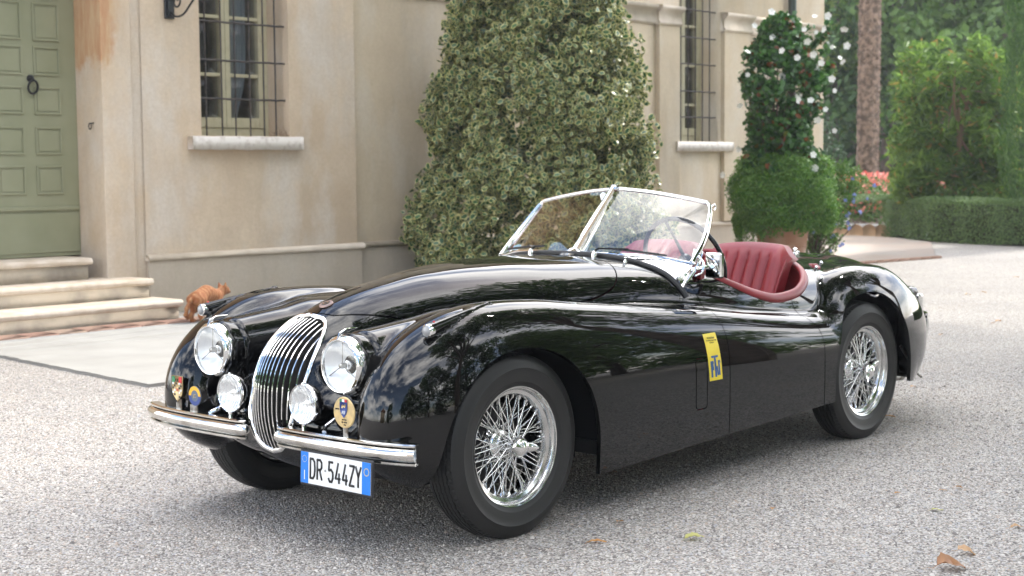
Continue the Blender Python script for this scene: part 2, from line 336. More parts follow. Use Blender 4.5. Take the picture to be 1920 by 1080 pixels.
# right window surround: pilasters with capitals
def capital(x0, x1, proj, zb=3.19):
    b = MB(); P_ = [(YR-.01, zb), (YR+proj+.012, zb), (YR+proj+.03, zb+.02), (YR+proj+.03, zb+.04), (YR+proj+.012, zb+.055), (YR+proj+.012, zb+.15), (YR+proj+.03, zb+.175), (YR+proj+.06, zb+.20), (YR+proj+.075, zb+.215), (YR+proj+.075, zb+.255), (YR-.01, zb+.27)]
    b.prism(P_, x0, x1, 'yz'); b.build('capital', M_trim, villa, smooth=False)
for x0, x1 in ((-12.66, -12.20), (-14.37, -13.72)):
    b = MB(); b.box(x0, x1, YR-.01, YR+.06, .56, 3.19, .004); b.build('pilaster', M_pl2, villa, sharp=20); capital(x0-.03, x1+.03, .06)
capital(-12.169, -6.9, .0); capital(-16.5, -14.401, .0)
b = MB(); a = np.linspace(0, math.pi, 25); P_ = np.array([(-13.19+.47*math.cos(q), 0, 3.62+.47*math.sin(q)) for q in a]); Q_ = np.array([(-13.19+.80*math.cos(q), 0, 3.62+.80*math.sin(q)) for q in a])
# window builder
def window(x0, x1, z0, z1, y, ybar, rails, bars_x, bars_z, curtain=False):
    e = empty('window', (0, 0, 0)); e.parent = villa; fw = .065
    yf = y
    b = MB(); b.box(x0+.0, x0+fw, yf-.05, yf, z0, z1, .004); b.box(x1-fw, x1, yf-.05, yf, z0, z1, .004); b.box(x0+fw, x1-fw, yf-.05, yf-.002, z0, z0+fw+.02, .004); b.build('frame', M_frame, e)
    xm = (x0+x1)/2
    for c0, c1 in ((x0+fw+.002, xm-.002), (xm+.002, x1-fw-.002)):
        b = MB(); s_ = .06; zb = z0+fw+.022
        b.box(c0, c0+s_, yf-.045, yf+.012, zb, z1, .004); b.box(c1-s_, c1, yf-.045, yf+.012, zb, z1, .004); b.box(c0+s_, c1-s_, yf-.045, yf+.010, zb, zb+.10, .004)
        for z in rails: b.box(c0+s_, c1-s_, yf-.030, yf+.006, z-.017, z+.017, .004)
        b.build('casement', M_frame, e)
        zs = [zb+.10]+list(rails)+[z1]
        for za, zb_ in zip(zs[:-1], zs[1:]):
            b = MB(); b.box(c0+s_-.004, c1-s_+.004, yf-.018, yf-.012, za, zb_); b.build('pane', M_pane, e, smooth=False)
    b = MB()
    b.build('x', None) if False else None
    for x in bars_x: b = MB(); b.tube([(x, ybar, z0+.002), (x, ybar, z1)], .0085, 8); b.build('upright_bar', M_iron, e)
    for z in bars_z:
        b = MB(); n_ = 16; b.tube([(x0-.03+(x1-x0+.08)*i/n_+.0, ybar+.013+.002*math.sin(i*1.7), z+.003*math.sin(i*2.3)) for i in range(n_+1)], .010, 8); b.build('cross_bar', M_iron, e)
    # shadowy room behind the glass
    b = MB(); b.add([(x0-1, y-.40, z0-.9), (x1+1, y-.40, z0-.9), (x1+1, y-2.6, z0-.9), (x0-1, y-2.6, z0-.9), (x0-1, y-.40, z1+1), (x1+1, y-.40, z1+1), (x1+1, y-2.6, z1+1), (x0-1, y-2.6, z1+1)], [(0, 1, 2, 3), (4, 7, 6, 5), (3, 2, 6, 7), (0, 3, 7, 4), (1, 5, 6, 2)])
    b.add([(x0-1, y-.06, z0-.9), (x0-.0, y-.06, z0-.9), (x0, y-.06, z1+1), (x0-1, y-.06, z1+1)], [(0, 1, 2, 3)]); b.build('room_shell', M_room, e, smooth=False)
    if curtain:
        xs = np.linspace(0, 1, 40); V = []
        for j in range(14):
            z = z0+.12+(z1-z0)*j/13; w0_, w1_ = (-5.60+.12*(1-j/13)**2-.0, -5.36)
            for q in xs:
                w_ = .30-.13*math.exp(-((z-2.0)/.5)**2)*0; xx = -5.44-.34*q*(1-.45*math.exp(-((z-1.75)/.35)**2)); V.append((xx, y-.16-.02*math.sin(q*34+.5*math.sin(z*2))-.03*math.sin(q*9), z))
        b = MB(); b.add(V, [(j*40+i, j*40+i+1, (j+1)*40+i+1, (j+1)*40+i) for j in range(13) for i in range(39)]); b.build('curtain', M_curt, e)
    return e
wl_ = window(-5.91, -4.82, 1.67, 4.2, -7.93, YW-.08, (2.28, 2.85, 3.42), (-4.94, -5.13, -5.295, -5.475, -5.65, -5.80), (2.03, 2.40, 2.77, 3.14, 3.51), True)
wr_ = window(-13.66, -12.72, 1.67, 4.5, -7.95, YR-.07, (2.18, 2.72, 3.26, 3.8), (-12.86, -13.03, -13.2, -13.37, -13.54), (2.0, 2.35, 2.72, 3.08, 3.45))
for w_, x0, x1, y in ((wl_, -6.02, -4.655, YW), (wr_, -13.92, -12.57, YR)):
    b = MB(); n_ = 28; xs = np.linspace(x0, x1, n_); V = []
    for x in xs:
        j = rng.normal(0, .0022, 4); V += [(x, y-.33, 1.535+j[0]), (x, y+.085+j[1], 1.535+j[0]), (x, y+.085+j[1], 1.662+j[2]), (x, y-.33, 1.668)]
    b.add(V, [(i*4+q, i*4+(q+1) % 4, (i+1)*4+(q+1) % 4, (i+1)*4+q) for i in range(n_-1) for q in range(4)]+[(0, 1, 2, 3), tuple(4*(n_-1)+q for q in (3, 2, 1, 0))]); b.build('sill', M_sill, w_, smooth=False)
# small dry weeds on the left sill
b = MB()
for q in range(26):
    x = -5.84+rng.uniform(-.07, .10); y = YW-.05+rng.uniform(-.05, .03); h = rng.uniform(.03, .11); dx, dy = rng.uniform(-.05, .05, 2)
    b.tube([(x, y, 1.668), (x+dx*.5, y+dy*.5, 1.668+h*.6), (x+dx, y+dy, 1.668+h)], [.002, .0015, .0008], 4)
tag(b.build('dry_weed', mat('dry_weed', (.24, .17, .11), .9)), 'dry brown weed growing at the right end of the left window sill', 'weed')
# door
door = empty('door', (0, 0, 0)); door.parent = villa; YD = -8.0
b = MB(); b.box(XD, -2.0, YD-.06, YD, .565, 3.5, .004); b.build('leaf', M_green_p, door)
zr = [(2.50, 2.86), (2.19, 2.47), (1.84, 2.11), (1.48, 1.75), (1.12, 1.40)]; zr = [(z0+.01, z1-.01) for z0, z1 in zr]+[(2.89, 3.2)]
for x0, x1 in ((-3.553, -3.285), (-3.175, -2.905), (-2.80, -2.53)):
    for z0, z1 in zr:
        b = MB(); w_ = .018
        b.box(x0, x1, YD, YD+.014, z0, z0+w_, .003); b.box(x0, x1, YD, YD+.014, z1-w_, z1, .003); b.box(x0, x0+w_, YD, YD+.0135, z0+w_, z1-w_, .003); b.box(x1-w_, x1, YD, YD+.0135, z0+w_, z1-w_, .003)
        b.box(x0+w_+.012, x1-w_-.012, YD, YD+.006, z0+w_+.012, z1-w_-.012, .003); b.build('panel', M_green_p, door)
b = MB(); b.box(XD+.01, -2.0, YD, YD+.022, .985, 1.02, .005); b.build('weather_rail', M_green_p, door)
b = MB(); b.box(XD+.02, -2.02, YD, YD+.010, .60, .965, .004); b.build('kick_panel', M_green_p, door)
kn = MB(); kn.lathe([(0, .035), (.022, .03), (.032, .015), (.036, 0)], 'y', 20, o=(-3.255, YD, 2.17)); a = np.linspace(0, 2*np.pi, 28, endpoint=False); kn.tube([(-3.262+.047*math.cos(q), YD+.032+.01*math.sin(q), 2.095+.058*math.sin(q)) for q in a], .0105, 8, closed=True); kn.tube([(-3.255, YD+.03, 2.185), (-3.258, YD+.045, 2.155)], .012, 8)
kn.build('knocker', M_blackiron, door)
# downpipe near the corner
b = MB(); b.tube([(-15.42, YR+.10, 3.3), (-15.42, YR+.10, 7.0)], .062, 16); b.build('downpipe', mat('downpipe_paint', (.025, .035, .03), .35), villa)
b = MB(); b.tube([(-15.42, YR+.10, .3), (-15.42, YR+.10, 3.295)], .055, 16); b.build('downpipe', M_iron, villa)
# little ring in the wall, lantern bracket
b = MB(); a = np.linspace(0, 2*np.pi, 18, endpoint=False); b.tube([(-3.68, -7.73+.020*math.cos(q), 1.745+.028*math.sin(q)) for q in a], .0055, 6, closed=True); b.tube([(-3.725, -7.73, 1.775), (-3.675, -7.73, 1.770)], .006, 6); b.build('wall_ring', M_blackiron, villa)
lb = empty('lantern', (-4.47, YW, 2.75), label='black wrought iron wall lantern bracket with scrolls beside the left window', cat='lantern')
b = MB(); b.box(-.055, .050, 0, .03, 0, .42, .006); b.box(-.035, .03, .03, .05, .02, .40, .006); b.build('back_plate', M_blackiron, lb)
b = MB(); b.box(-.02, .02, .05, .62, .30, .322, .004); b.build('arm', M_blackiron, lb)
def spiral(cy, cz, r0, turns, a0, sg=1, n=26): return [(0, cy+(r0*(1-.72*i/n))*math.cos(a0+sg*turns*2*math.pi*i/n), cz+(r0*(1-.72*i/n))*math.sin(a0+sg*turns*2*math.pi*i/n)) for i in range(n+1)]
b = MB(); b.tube(crom([(0, .05, .06), (0, .12, .015), (0, .24, .03), (0, .36, .12), (0, .47, .20), (0, .54, .20), (0, .57, .165), (0, .545, .13), (0, .51, .14), (0, .51, .17)], 6), .010, 8); b.build('scroll', M_blackiron, lb)
b = MB(); b.tube(spiral(.135, .15, .075, 1.4, math.pi*.9, -1), .009, 8); b.tube([(0, .05, .19), (0, .07, .17)], .009, 8); b.build('scroll', M_blackiron, lb)
b = MB(); b.lathe([(.0, -.02), (.10, 0), (.13, .03), (.115, .06), (.09, .30), (.14, .33), (.05, .42), (0, .44)], 'z', 6, o=(0, .56, .36)); b.build('lamp_housing', M_blackiron, lb, smooth=False)
# ================================================================== STEPS, SLAB, BRICKS
st_ = empty('stone_steps', (0, 0, 0), label='three worn travertine steps rising to the green door', cat='steps')
def tread(x0, x1, yfr, yb, zt, th=.062):
    n_ = 40; xs = np.linspace(x0, x1, n_); prof = [(yb, zt-th), (yfr-.03, zt-th), (yfr-.008, zt-th+.006), (yfr, zt-th*.6), (yfr, zt-th*.38), (yfr-.010, zt-.008), (yfr-.028, zt), (yb, zt)]; V = []
    for x in xs:
        j = rng.normal(0, .0016, 8)
        if rng.random() < .10: j[3:6] -= .006
        V += [(x, y+jj*(1 if 0 < q < 7 else 0), z) for q, ((y, z), jj) in enumerate(zip(prof, j))]
    k_ = len(prof); b = MB(); b.add(V, [(i*k_+q, i*k_+(q+1) % k_, (i+1)*k_+(q+1) % k_, (i+1)*k_+q) for i in range(n_-1) for q in range(k_)]+[tuple(range(k_)), tuple((n_-1)*k_+q for q in range(k_-1, -1, -1))]); b.build('tread', M_stone, st_, sharp=30)
M_riser = mat('riser_plaster', (.48, .42, .34), .9, noise=(3.5, (.27, .24, .20), .45, .7), bump=(20, .3, .01))
for x0, x1, yf_, yb, zt in ((-3.97, .6, -6.78, -7.25, .195), (-3.955, .6, -7.20, -7.80, .365), (-3.56, .6, -7.56, -8.05, .56)):
    tread(x0, x1, yf_, yb, zt); b = MB(); b.box(x0+.03, x1, yb, yf_-.035, zt-.20, zt-.063); b.build('riser', M_riser, st_, smooth=False)
M_conc = mat('concrete', (.34, .335, .32), .85, noise=(2.5, (.29, .285, .27), .35, .7), bump=(60, .25, .004))
b = MB(); P_ = [(-1.37, -3.56), (-1.56, -5.66), (-1.80, -6.52), (-5.4, -6.52), (-5.4, -3.56)]; P_ = [(p[0]*(1-t)+q[0]*t+rng.normal(0, .007), p[1]*(1-t)+q[1]*t+rng.normal(0, .007)) for p, q in zip(P_, P_[1:]+P_[:1]) for t in np.linspace(0, 1, 40, endpoint=False)]; b.prism(P_, -.05, .022, 'xy'); b.build('path', M_conc, kind='structure', label='smooth pale concrete slab at the foot of the steps', smooth=False)
bs_ = MB(); bs_.add([(-5.4, -6.80, .004), (.4, -6.80, .004), (.4, -6.525, .004), (-5.4, -6.525, .004)], [(0, 1, 2, 3)]); bs_ = bs_.build('brick_path', mat('mortar', (.36, .32, .28), .9), kind='structure', label='single course of flat pink bricks along the bottom step', smooth=False)
bmats = [mat('brick_%s' % q, c_, .85, noise=(14, tuple(v*.78 for v in c_), .4, .7), bump=(40, .3, .004)) for q, c_ in zip(('pink', 'rose', 'buff'), ((.45, .29, .22), (.42, .25, .19), (.47, .34, .26)))]
bme = []
for mm in bmats:
    q = MB(); q.box(-.125, .125, -.130, .130, 0, .030, .006); bme.append(q.mesh('brick', mm))
x = .3
while x > -5.4:
    link('brick', bme[int(rng.integers(3))], bs_, loc=(x-.127, -6.662+rng.normal(0, .003), .003+rng.uniform(-.004, .003)), rot=(rng.normal(0, .008), rng.normal(0, .01), rng.normal(0, .012))); x -= .262
M_pav = mat('pink_paving', (.40, .32, .27), .85, noise=(1.2, (.36, .325, .29), .35, .65), bump=(30, .3, .006))
tp = MB(); tp.prism([(-15.96, -5.51), (-14.63, -5.78), (-9.6, -6.5), (-9.6, -7.6), (-16.4, -7.6), (-17.2, -9.8), (-21.3, -10.3), (-20.8, -8.9), (-19.6, -7.4)], -.05, .024, 'xy'); tp.build('terrace', M_pav, kind='structure', label='pinkish paved terrace at the corner of the villa', smooth=False)
ek = empty('terrace_kerb', (0, 0, 0)); tag(ek, 'worn brick edge of the terrace', kind='structure')
p0, p1 = np.array([-15.98, -5.47, 0]), np.array([-9.6, -6.44, 0]); Lk = np.linalg.norm(p1-p0); kb = MB(); kb.box(-.12, .12, -.05, .05, 0, .034, .006); kme = kb.mesh('brick', mat('kerb_brick', (.34, .20, .14), .9, noise=(9, (.25, .17, .13), .4, .7)))
for i in range(int(Lk/.25)): q = p0+(p1-p0)*(i+.5)*.25/Lk; link('brick', kme, ek, loc=tuple(q), rot=(0, 0, math.atan2(p1[1]-p0[1], p1[0]-p0[0])+rng.normal(0, .02)))
# ================================================================== CAR BODY (implicit loft)
def SE(dx, dy, dz, L, w, h, p):
    A, B, C = np.abs(dy/w), np.abs(dz/h), np.abs(dx/L)
    s = A**p+B**p+C**p+1e-9; rho = s**(1/p)
    g = rho**(1-p)*np.sqrt((A**(p-1)/w)**2+(B**(p-1)/h)**2+(C**(p-1)/L)**2)+1e-6
    return (rho-1)/g
def smin(a, b, k):
    h = np.clip(.5+.5*(b-a)/k, 0, 1); return b+(a-b)*h-k*h*(1-h)
def half(t, lo, hi): return np.where(t > 0, hi, lo)
# centre body
c_top = pchip([.6, .5, .40, .33, .276, .2, .1, 0, -.2, -.42, -.65, -.9, -1.17, -1.5, -2, -2.3, -2.6, -3, -3.75],
              [.79, .795, .803, .815, .835, .860, .885, .905, .938, .957, .965, .963, .954, .94, .925, .915, .905, .875, .86])
c_z0 = pchip([.6, 0, -.6, -1.2, -2, -2.6, -3.75], [.50, .50, .55, .60, .58, .52, .47])
c_w = pchip([.6, .5, .25, 0, -.3, -.6, -1, -1.3, -1.6, -2, -2.3, -2.6, -3, -3.4, -3.75], [.20, .215, .26, .32, .41, .50, .59, .65, .67, .665, .65, .61, .54, .48, .44])
c_p = pchip([.6, .2, -.3, -.8, -1.2, -2, -2.4, -3.75], [2.2, 2.2, 2.3, 2.6, 3.0, 3.1, 3.1, 2.3])
# front fender
f_top = pchip([.6, .35, .2, .05, -.05, -.2, -.5, -.85, -1.2, -1.5, -1.8, -2.1, -2.5, -2.9], [.80, .828, .845, .855, .857, .852, .822, .786, .752, .722, .690, .662, .645, .60])
f_lo = pchip([.6, .3, 0, -.3, -2.9], [.26, .27, .40, .75, .75])
f_y = pchip([.6, .2, -.3, -1.3, -2.9], [.555, .565, .58, .605, .60])
f_wo = pchip([.6, .1, -.3, -1.3, -2.9], [.215, .215, .207, .175, .175])
f_p = pchip([.6, 0, -1, -2.9], [2.3, 2.3, 2.5, 2.6])
# headlamp pod
p_y = pchip([.55, .2, 0, -.5, -.9], [.371, .385, .405, .50, .55])
p_z = pchip([.55, .2, 0, -.5], [.656, .665, .68, .68])
p_w = pchip([.55, .45, .2, 0, -.5], [.116, .118, .14, .16, .17])
p_h = pchip([.55, .45, .2, 0, -.3, -.6], [.116, .118, .135, .145, .13, .09])
# rear fender
r_top = pchip([-2.1, -2.7, -2.9, -3.1, -3.25, -3.45, -3.62], [.85, .85, .838, .788, .742, .665, .63])
r_lo = pchip([-2.1, -2.9, -3.1, -3.62], [.75, .75, .35, .28])
r_y = pchip([-2.1, -2.8, -3.62], [.57, .565, .50])
r_wo = pchip([-2.1, -2.8, -3.1, -3.62], [.205, .208, .20, .165])
def body_F(x, y, z):
    ay = np.abs(y)
    # centre
    z0 = c_z0(x); dz = z-z0; dx = np.where(x > .25, x-.25, np.where(x < -3.0, x+3.0, 0.)); Lx = np.where(x > 0, .335, .74)
    lo = np.where(x > .1, .27, np.where(x < -3.0, .30, .75)); lo = np.interp(x, [-3.75, -3.2, -2.9, -.3, .2, .6], [.28, .32, .6, .75, .30, .27])
    C = SE(dx, ay, dz, Lx, c_w(x), half(dz, lo, c_top(x)-z0), c_p(x))
    # front fender
    dz = z-.45; dy = ay-f_y(x); dx = np.where(x > .05, x-.05, np.where(x < -2.5, x+2.5, 0.)); Lx = np.where(x > 0, .545, .4)
    Fr = SE(dx, dy, dz, Lx, half(dy, .20, f_wo(x)), half(dz, f_lo(x), f_top(x)-.45), f_p(x))
    # pod
    dz = z-p_z(x); dy = ay-p_y(x); dx = np.where(x > .43, x-.43, np.where(x < -.25, x+.25, 0.)); Lx = np.where(x > 0, .065, .75)
    P = SE(dx, dy, dz, Lx, p_w(x), p_h(x), 2.1+0*x)
    # catwalk / apron
    dz = z-.38; dx = np.where(x > .05, x-.05, 0)+np.where(x < -.2, x+.2, 0)
    A = SE(dx, ay, dz, np.where(x > 0, .495, .3)+0*x, .62+0*x, half(dz, .165, .24), 2.5+0*x)
    # rear fender
    dz = z-.45; dy = ay-r_y(x); dx = np.where(x > -2.70, x+2.70, np.where(x < -2.80, x+2.80, 0.)); Lx = np.where(x > -2.77, .58, .672)
    Rr = SE(dx, dy, dz, Lx, half(dy, .19, r_wo(x)), half(dz, r_lo(x), r_top(x)-.45), 2.3+0*x)
    d = smin(Fr, P, .035); d = smin(d, A, .06)
    d = smin(d, Rr, .08)
    # side lamp fairing (tapered capsule)
    a = np.array([.365, .641, .788]); b = np.array([.02, .607, .858]); e = b-a
    t = np.clip(((x-a[0])*e[0]+(ay-a[1])*e[1]+(z-a[2])*e[2])/(e@e), 0, 1)
    d = smin(d, np.sqrt((x-a[0]-t*e[0])**2+(ay-a[1]-t*e[1])**2+(z-a[2]-t*e[2])**2)-(.024-.018*t), .006)
    k = np.interp(x, [-3.75, -2.3, -1.2, -.3, .2, .6], [.03, .02, .03, .03, .05, .07])
    return smin(d, C, k)
def surface_nets(F, lo, hi, h):
    n = [int(round((b-a)/h))+1 for a, b in zip(lo, hi)]
    ax = [lo[i]+h*np.arange(n[i]) for i in range(3)]
    # symmetric in y: evaluate the half
    yh = ax[1][ax[1] >= -1e-9]; G = np.meshgrid(ax[0], yh, ax[2], indexing='ij', sparse=True)
    D = F(*np.broadcast_arrays(*G)).astype(np.float32) if False else np.stack([F(*[a.astype(float) for a in np.broadcast_arrays(ax[0][i], yh[:, None], ax[2][None, :])]) for i in range(n[0])]).astype(np.float32)
    D = np.concatenate([D[:, :0:-1], D], 1)
    S = D < 0
    cell = np.zeros((n[0]-1, n[1]-1, n[2]-1), np.int8)
    for i in (0, 1):
        for j in (0, 1):
            for k in (0, 1): cell += S[i:n[0]-1+i, j:n[1]-1+j, k:n[2]-1+k]
    act = (cell > 0) & (cell < 8); idx = -np.ones(cell.shape, np.int64); idx[act] = np.arange(act.sum())
    c = np.argwhere(act); acc = np.zeros((len(c), 3)); cnt = np.zeros(len(c))
    cor = [(i, j, k) for i in (0, 1) for j in (0, 1) for k in (0, 1)]
    for a in cor:
        for b in cor:
            if sum(abs(a[q]-b[q]) for q in range(3)) == 1 and a < b:
                da = D[tuple((c+a).T)]; db = D[tuple((c+b).T)]; m = (da < 0) != (db < 0)
                t = np.where(m, da/(da-db+1e-12), 0)
                p = np.array(a)+t[:, None]*(np.array(b)-np.array(a)); acc[m] += p[m]; cnt[m] += 1
    V = (c+acc/cnt[:, None])*h+np.array(lo)
    Q = []
    for a in range(3):
        b, d = (a+1) % 3, (a+2) % 3
        sl0 = [slice(None)]*3; sl1 = [slice(None)]*3; sl0[a] = slice(0, -1); sl1[a] = slice(1, None)
        s0, s1 = S[tuple(sl0)], S[tuple(sl1)]; e = np.argwhere(s0 != s1)
        ok = (e[:, b] > 0) & (e[:, b] < n[b]-1) & (e[:, d] > 0) & (e[:, d] < n[d]-1); e = e[ok]
        inside0 = S[tuple(e.T)]
        def I(ob, od):
            q = e.copy(); q[:, b] -= ob; q[:, d] -= od; return idx[tuple(q.T)]
        q = np.stack([I(1, 1), I(0, 1), I(0, 0), I(1, 0)], 1)
        q[~inside0] = q[~inside0][:, ::-1]; Q.append(q)
    return V, np.concatenate(Q)
def gradF(F, V, e=1e-3):
    g = np.stack([F(*(V+np.eye(3)[i]*e).T)-F(*(V-np.eye(3)[i]*e).T) for i in range(3)], 1)/(2*e)
    return g
def project(F, V, it=4):
    for _ in range(it):
        g = gradF(F, V); f = F(*V.T); V = V-(f/np.maximum((g*g).sum(1), .05))[:, None]*g*.95
    return V
def nrm(g): return g/(np.linalg.norm(g, axis=1)[:, None]+1e-12)
def clip_tri(V, T, Nn, f):
    """keep f<0 of triangle mesh; returns V,T,N,(newvert flags)"""
    inside = f < 0; c = inside[T].sum(1)
    keep = T[c == 3]; newV, newN, ed = [], [], {}
    base = len(V)
    def cut(a, b):
        k = (a, b) if a < b else (b, a)
        if k not in ed:
            t = f[k[0]]/(f[k[0]]-f[k[1]]); ed[k] = base+len(newV)
            newV.append(V[k[0]]+t*(V[k[1]]-V[k[0]])); newN.append(Nn[k[0]]+t*(Nn[k[1]]-Nn[k[0]]))
        return ed[k]
    out = []
    for t in T[(c > 0) & (c < 3)]:
        ins = inside[t]; s = int(ins.sum())
        if s == 1:
            i = int(np.argmax(ins)); a, b, d = t[i], t[(i+1) % 3], t[(i+2) % 3]
            out.append((a, cut(a, b), cut(a, d)))
        else:
            i = int(np.argmin(ins)); a, b, d = t[i], t[(i+1) % 3], t[(i+2) % 3]
            ab, ad = cut(a, b), cut(a, d); out.append((ab, b, d)); out.append((ab, d, ad))
    V2 = np.concatenate([V, np.array(newV).reshape(-1, 3)]); N2 = nrm(np.concatenate([Nn, np.array(newN).reshape(-1, 3)]))
    T2 = np.concatenate([keep, np.array(out, np.int64).reshape(-1, 3)])
    u, inv = np.unique(T2, return_inverse=True)
    return V2[u], inv.reshape(T2.shape), N2[u]
def poly_sd(px, py, poly):
    """signed distance to closed polygon, negative inside"""
    P = np.asarray(poly, float); d = np.full(px.shape, 1e9); ins = np.zeros(px.shape, bool)
    for i in range(len(P)):
        a, b = P[i], P[(i+1) % len(P)]; e = b-a
        t = np.clip(((px-a[0])*e[0]+(py-a[1])*e[1])/(e@e+1e-12), 0, 1)
        d = np.minimum(d, np.hypot(px-a[0]-t*e[0], py-a[1]-t*e[1]))
        c = ((a[1] > py) != (b[1] > py)) & (px < (b[0]-a[0])*(py-a[1])/(b[1]-a[1]+1e-12)+a[0]); ins ^= c
    return np.where(ins, -d, d)
def loops_of(T):
    """ordered boundary loops"""
    E = np.concatenate([T[:, [0, 1]], T[:, [1, 2]], T[:, [2, 0]]]); s = set(map(tuple, E))
    nx = {a: b for a, b in s if (b, a) not in s}; out = []
    while nx:
        st = next(iter(nx)); l = [st]; cur = nx.pop(st)
        while cur != st and cur in nx: l.append(cur); cur = nx.pop(cur)
        out.append(l)
    return out
def shell(name, V, T, Nn, m, parent, depth=.018, **kw):
    """outer skin with the analytic normals plus a turned-in edge"""
    vs, fs, ns = [V], [T], [Nn]; base = len(V); RV, RF = [], []
    for l in loops_of(T):
        if len(l) < 6: continue
        l = np.array(l); a = V[l]; b = a-Nn[l]*depth; k = len(l); i = np.arange(k); j = (i+1) % k
        RV.append(np.concatenate([a, b])); RF.append(np.concatenate([np.stack([base+j, base+i, base+k+i], 1), np.stack([base+j, base+k+i, base+k+j], 1)])); base += 2*k
    if RV:
        rv = np.concatenate(RV); vs.append(rv); fs.append(np.concatenate(RF)); ns.append(np.zeros_like(rv))
    me = build_mesh(name, np.concatenate(vs), np.concatenate(fs), m)
    if len(me.vertices) == sum(len(v) for v in vs):
        me.normals_split_custom_set_from_vertices([tuple(q) for q in np.concatenate(ns)])
    return link(name, me, parent, **kw)
BV, BQ = surface_nets(body_F, (-3.80, -.828, .14), (.64, .828, 1.02), .012)
BV = project(body_F, BV); BN = nrm(gradF(body_F, BV))
BT = np.concatenate([BQ[:, [0, 1, 2]], BQ[:, [0, 2, 3]]])
_n = np.cross(BV[BT[:, 1]]-BV[BT[:, 0]], BV[BT[:, 2]]-BV[BT[:, 0]])
if (_n*BN[BT[:, 0]]).sum(1).mean() < 0: BT = BT[:, ::-1]
# --- trimming fields
def fld_sill(V):
    s = np.interp(V[:, 0], [-3.7, -3.3, -2.95, -2.2, -1.3, -.42, .3, .6], [.20, .215, .25, .243, .21, .178, .20, .20]); return s-V[:, 2]   # <0 keep
def arch(V, xc, zc, wf, wr, h, p):
    dx = V[:, 0]-xc; w_ = np.where(dx > 0, wf, wr); dz = np.maximum(V[:, 2]-zc, 0); rho = (np.abs(dx/w_)**p+np.abs(dz/h)**p+1e-9)**(1/p)
    return np.where(np.abs(V[:, 1]) > .30, (1-rho)*.35, -.2)
def fld_farch(V): return arch(V, 0., .29, .405, .400, .408, 2.15)
def fld_rarch(V): return arch(V, -2.575, .29, .405, .372, .438, 2.15)
GR = crom([(0, .80), (.075, .787), (.118, .745), (.138, .68), (.142, .60), (.132, .50), (.105, .40), (.06, .335), (0, .315)], 8)
GRP = np.concatenate([GR, GR[-2:0:-1]*[-1, 1]])
def fld_grille(V): return np.where(V[:, 0] > .2, -poly_sd(V[:, 1], V[:, 2], GRP), -.2)
rim_z = pchip([-1.30, -1.40, -1.5, -1.58, -1.70, -1.87, -2.03, -2.14, -2.25, -2.34, -2.42, -2.5], [1.05, .94, .853, .81, .765, .732, .742, .77, .815, .87, .92, .98])
def fld_cock(V):
    zc = rim_z(V[:, 0]); f = (V[:, 2]-zc)*.6
    return np.where((V[:, 0] > -1.26) | (V[:, 0] < -2.6), -.1, f)
BON = crom([(.335, 0), (.31, .09), (.2, .165), (0, .255), (-.3, .355), (-.6, .44), (-.8, .475), (-.93, .45), (-1.03, .33), (-1.075, .16), (-1.085, 0)], 6)
BONP = np.concatenate([BON, BON[-2:0:-1]*[1, -1]])
def fld_bon(V): return np.where(V[:, 2] > .6, poly_sd(V[:, 0], V[:, 1], BONP), .2)
DOORP = [(-1.285, .05), (-1.285, 1.2), (-1.985, 1.2), (-1.985, .70), (-2.01, .655), (-2.055, .60), (-2.07, .54), (-2.07, .05)]
def fld_door(V): return np.where(np.abs(V[:, 1]) > .35, poly_sd(V[:, 0], V[:, 2], DOORP), .2)
VENTP = [(-1.035, .355), (-1.035, .545), (-1.043, .555), (-1.107, .555), (-1.115, .545), (-1.115, .355), (-1.107, .345), (-1.043, .345)]
def fld_vent(V): return np.where(V[:, 1] > .5, poly_sd(V[:, 0], V[:, 2], VENTP), .2)
BOOT = crom([(-2.62, 0), (-2.66, .27), (-2.8, .37), (-3.1, .36), (-3.45, .30), (-3.66, .2), (-3.70, 0)], 6)
BOOTP = np.concatenate([BOOT, BOOT[-2:0:-1]*[1, -1]])
def fld_boot(V): return np.where(V[:, 2] > .5, poly_sd(V[:, 0], V[:, 1], BOOTP), .2)
def hit(o, d, tmax=1.5, n=1500):
    """first point of the body surface from o along d (vectorised over rows of o)"""
    o = np.atleast_2d(np.asarray(o, float)); d = np.asarray(d, float); t = np.linspace(0, tmax, n); out = []
    for q in o:
        P = q+t[:, None]*d; f = body_F(*P.T); i = np.where(f < 0)[0]; out.append(P[i[0]] if len(i) else P[-1])
    return np.array(out)
M_paint = mat('black_paint', (.003, .003, .0032), .02)
M_paint.node_tree.nodes['Principled BSDF'].inputs['Coat Roughness'].default_value = .012
M_chrome = mat('chrome', (.86, .86, .85), .035, metal=1)
M_rubber = mat('rubber', (.010, .010, .010), .5, bump=(300, .15, .002))
M_dark = mat('dark_metal', (.01, .01, .011), .6)
car = empty('roadster', label='black vintage open roadster with red leather seats and chrome wire wheels on the gravel', cat='car')
GAP = .0028
V, T, Nn = BV, BT, BN
for f in (fld_sill, fld_farch, fld_rarch, fld_grille, fld_cock): V, T, Nn = clip_tri(V, T, Nn, f(V))
cockpit_src = (V, T, Nn)
def region(f, sign, V, T, Nn, gap=GAP): return clip_tri(V, T, Nn, sign*f(V)+gap)
bn = region(fld_bon, 1, V, T, Nn); V, T, Nn = region(fld_bon, -1, V, T, Nn)
dr = region(fld_door, 1, V, T, Nn); V, T, Nn = region(fld_door, -1, V, T, Nn)
vt = region(fld_vent, 1, V, T, Nn); V, T, Nn = region(fld_vent, -1, V, T, Nn)
bt = region(fld_boot, 1, V, T, Nn); V, T, Nn = region(fld_boot, -1, V, T, Nn)
shell('body', V, T, Nn, M_paint, car)
shell('bonnet', *bn, M_paint, car)
shell('boot_lid', *bt, M_paint, car)
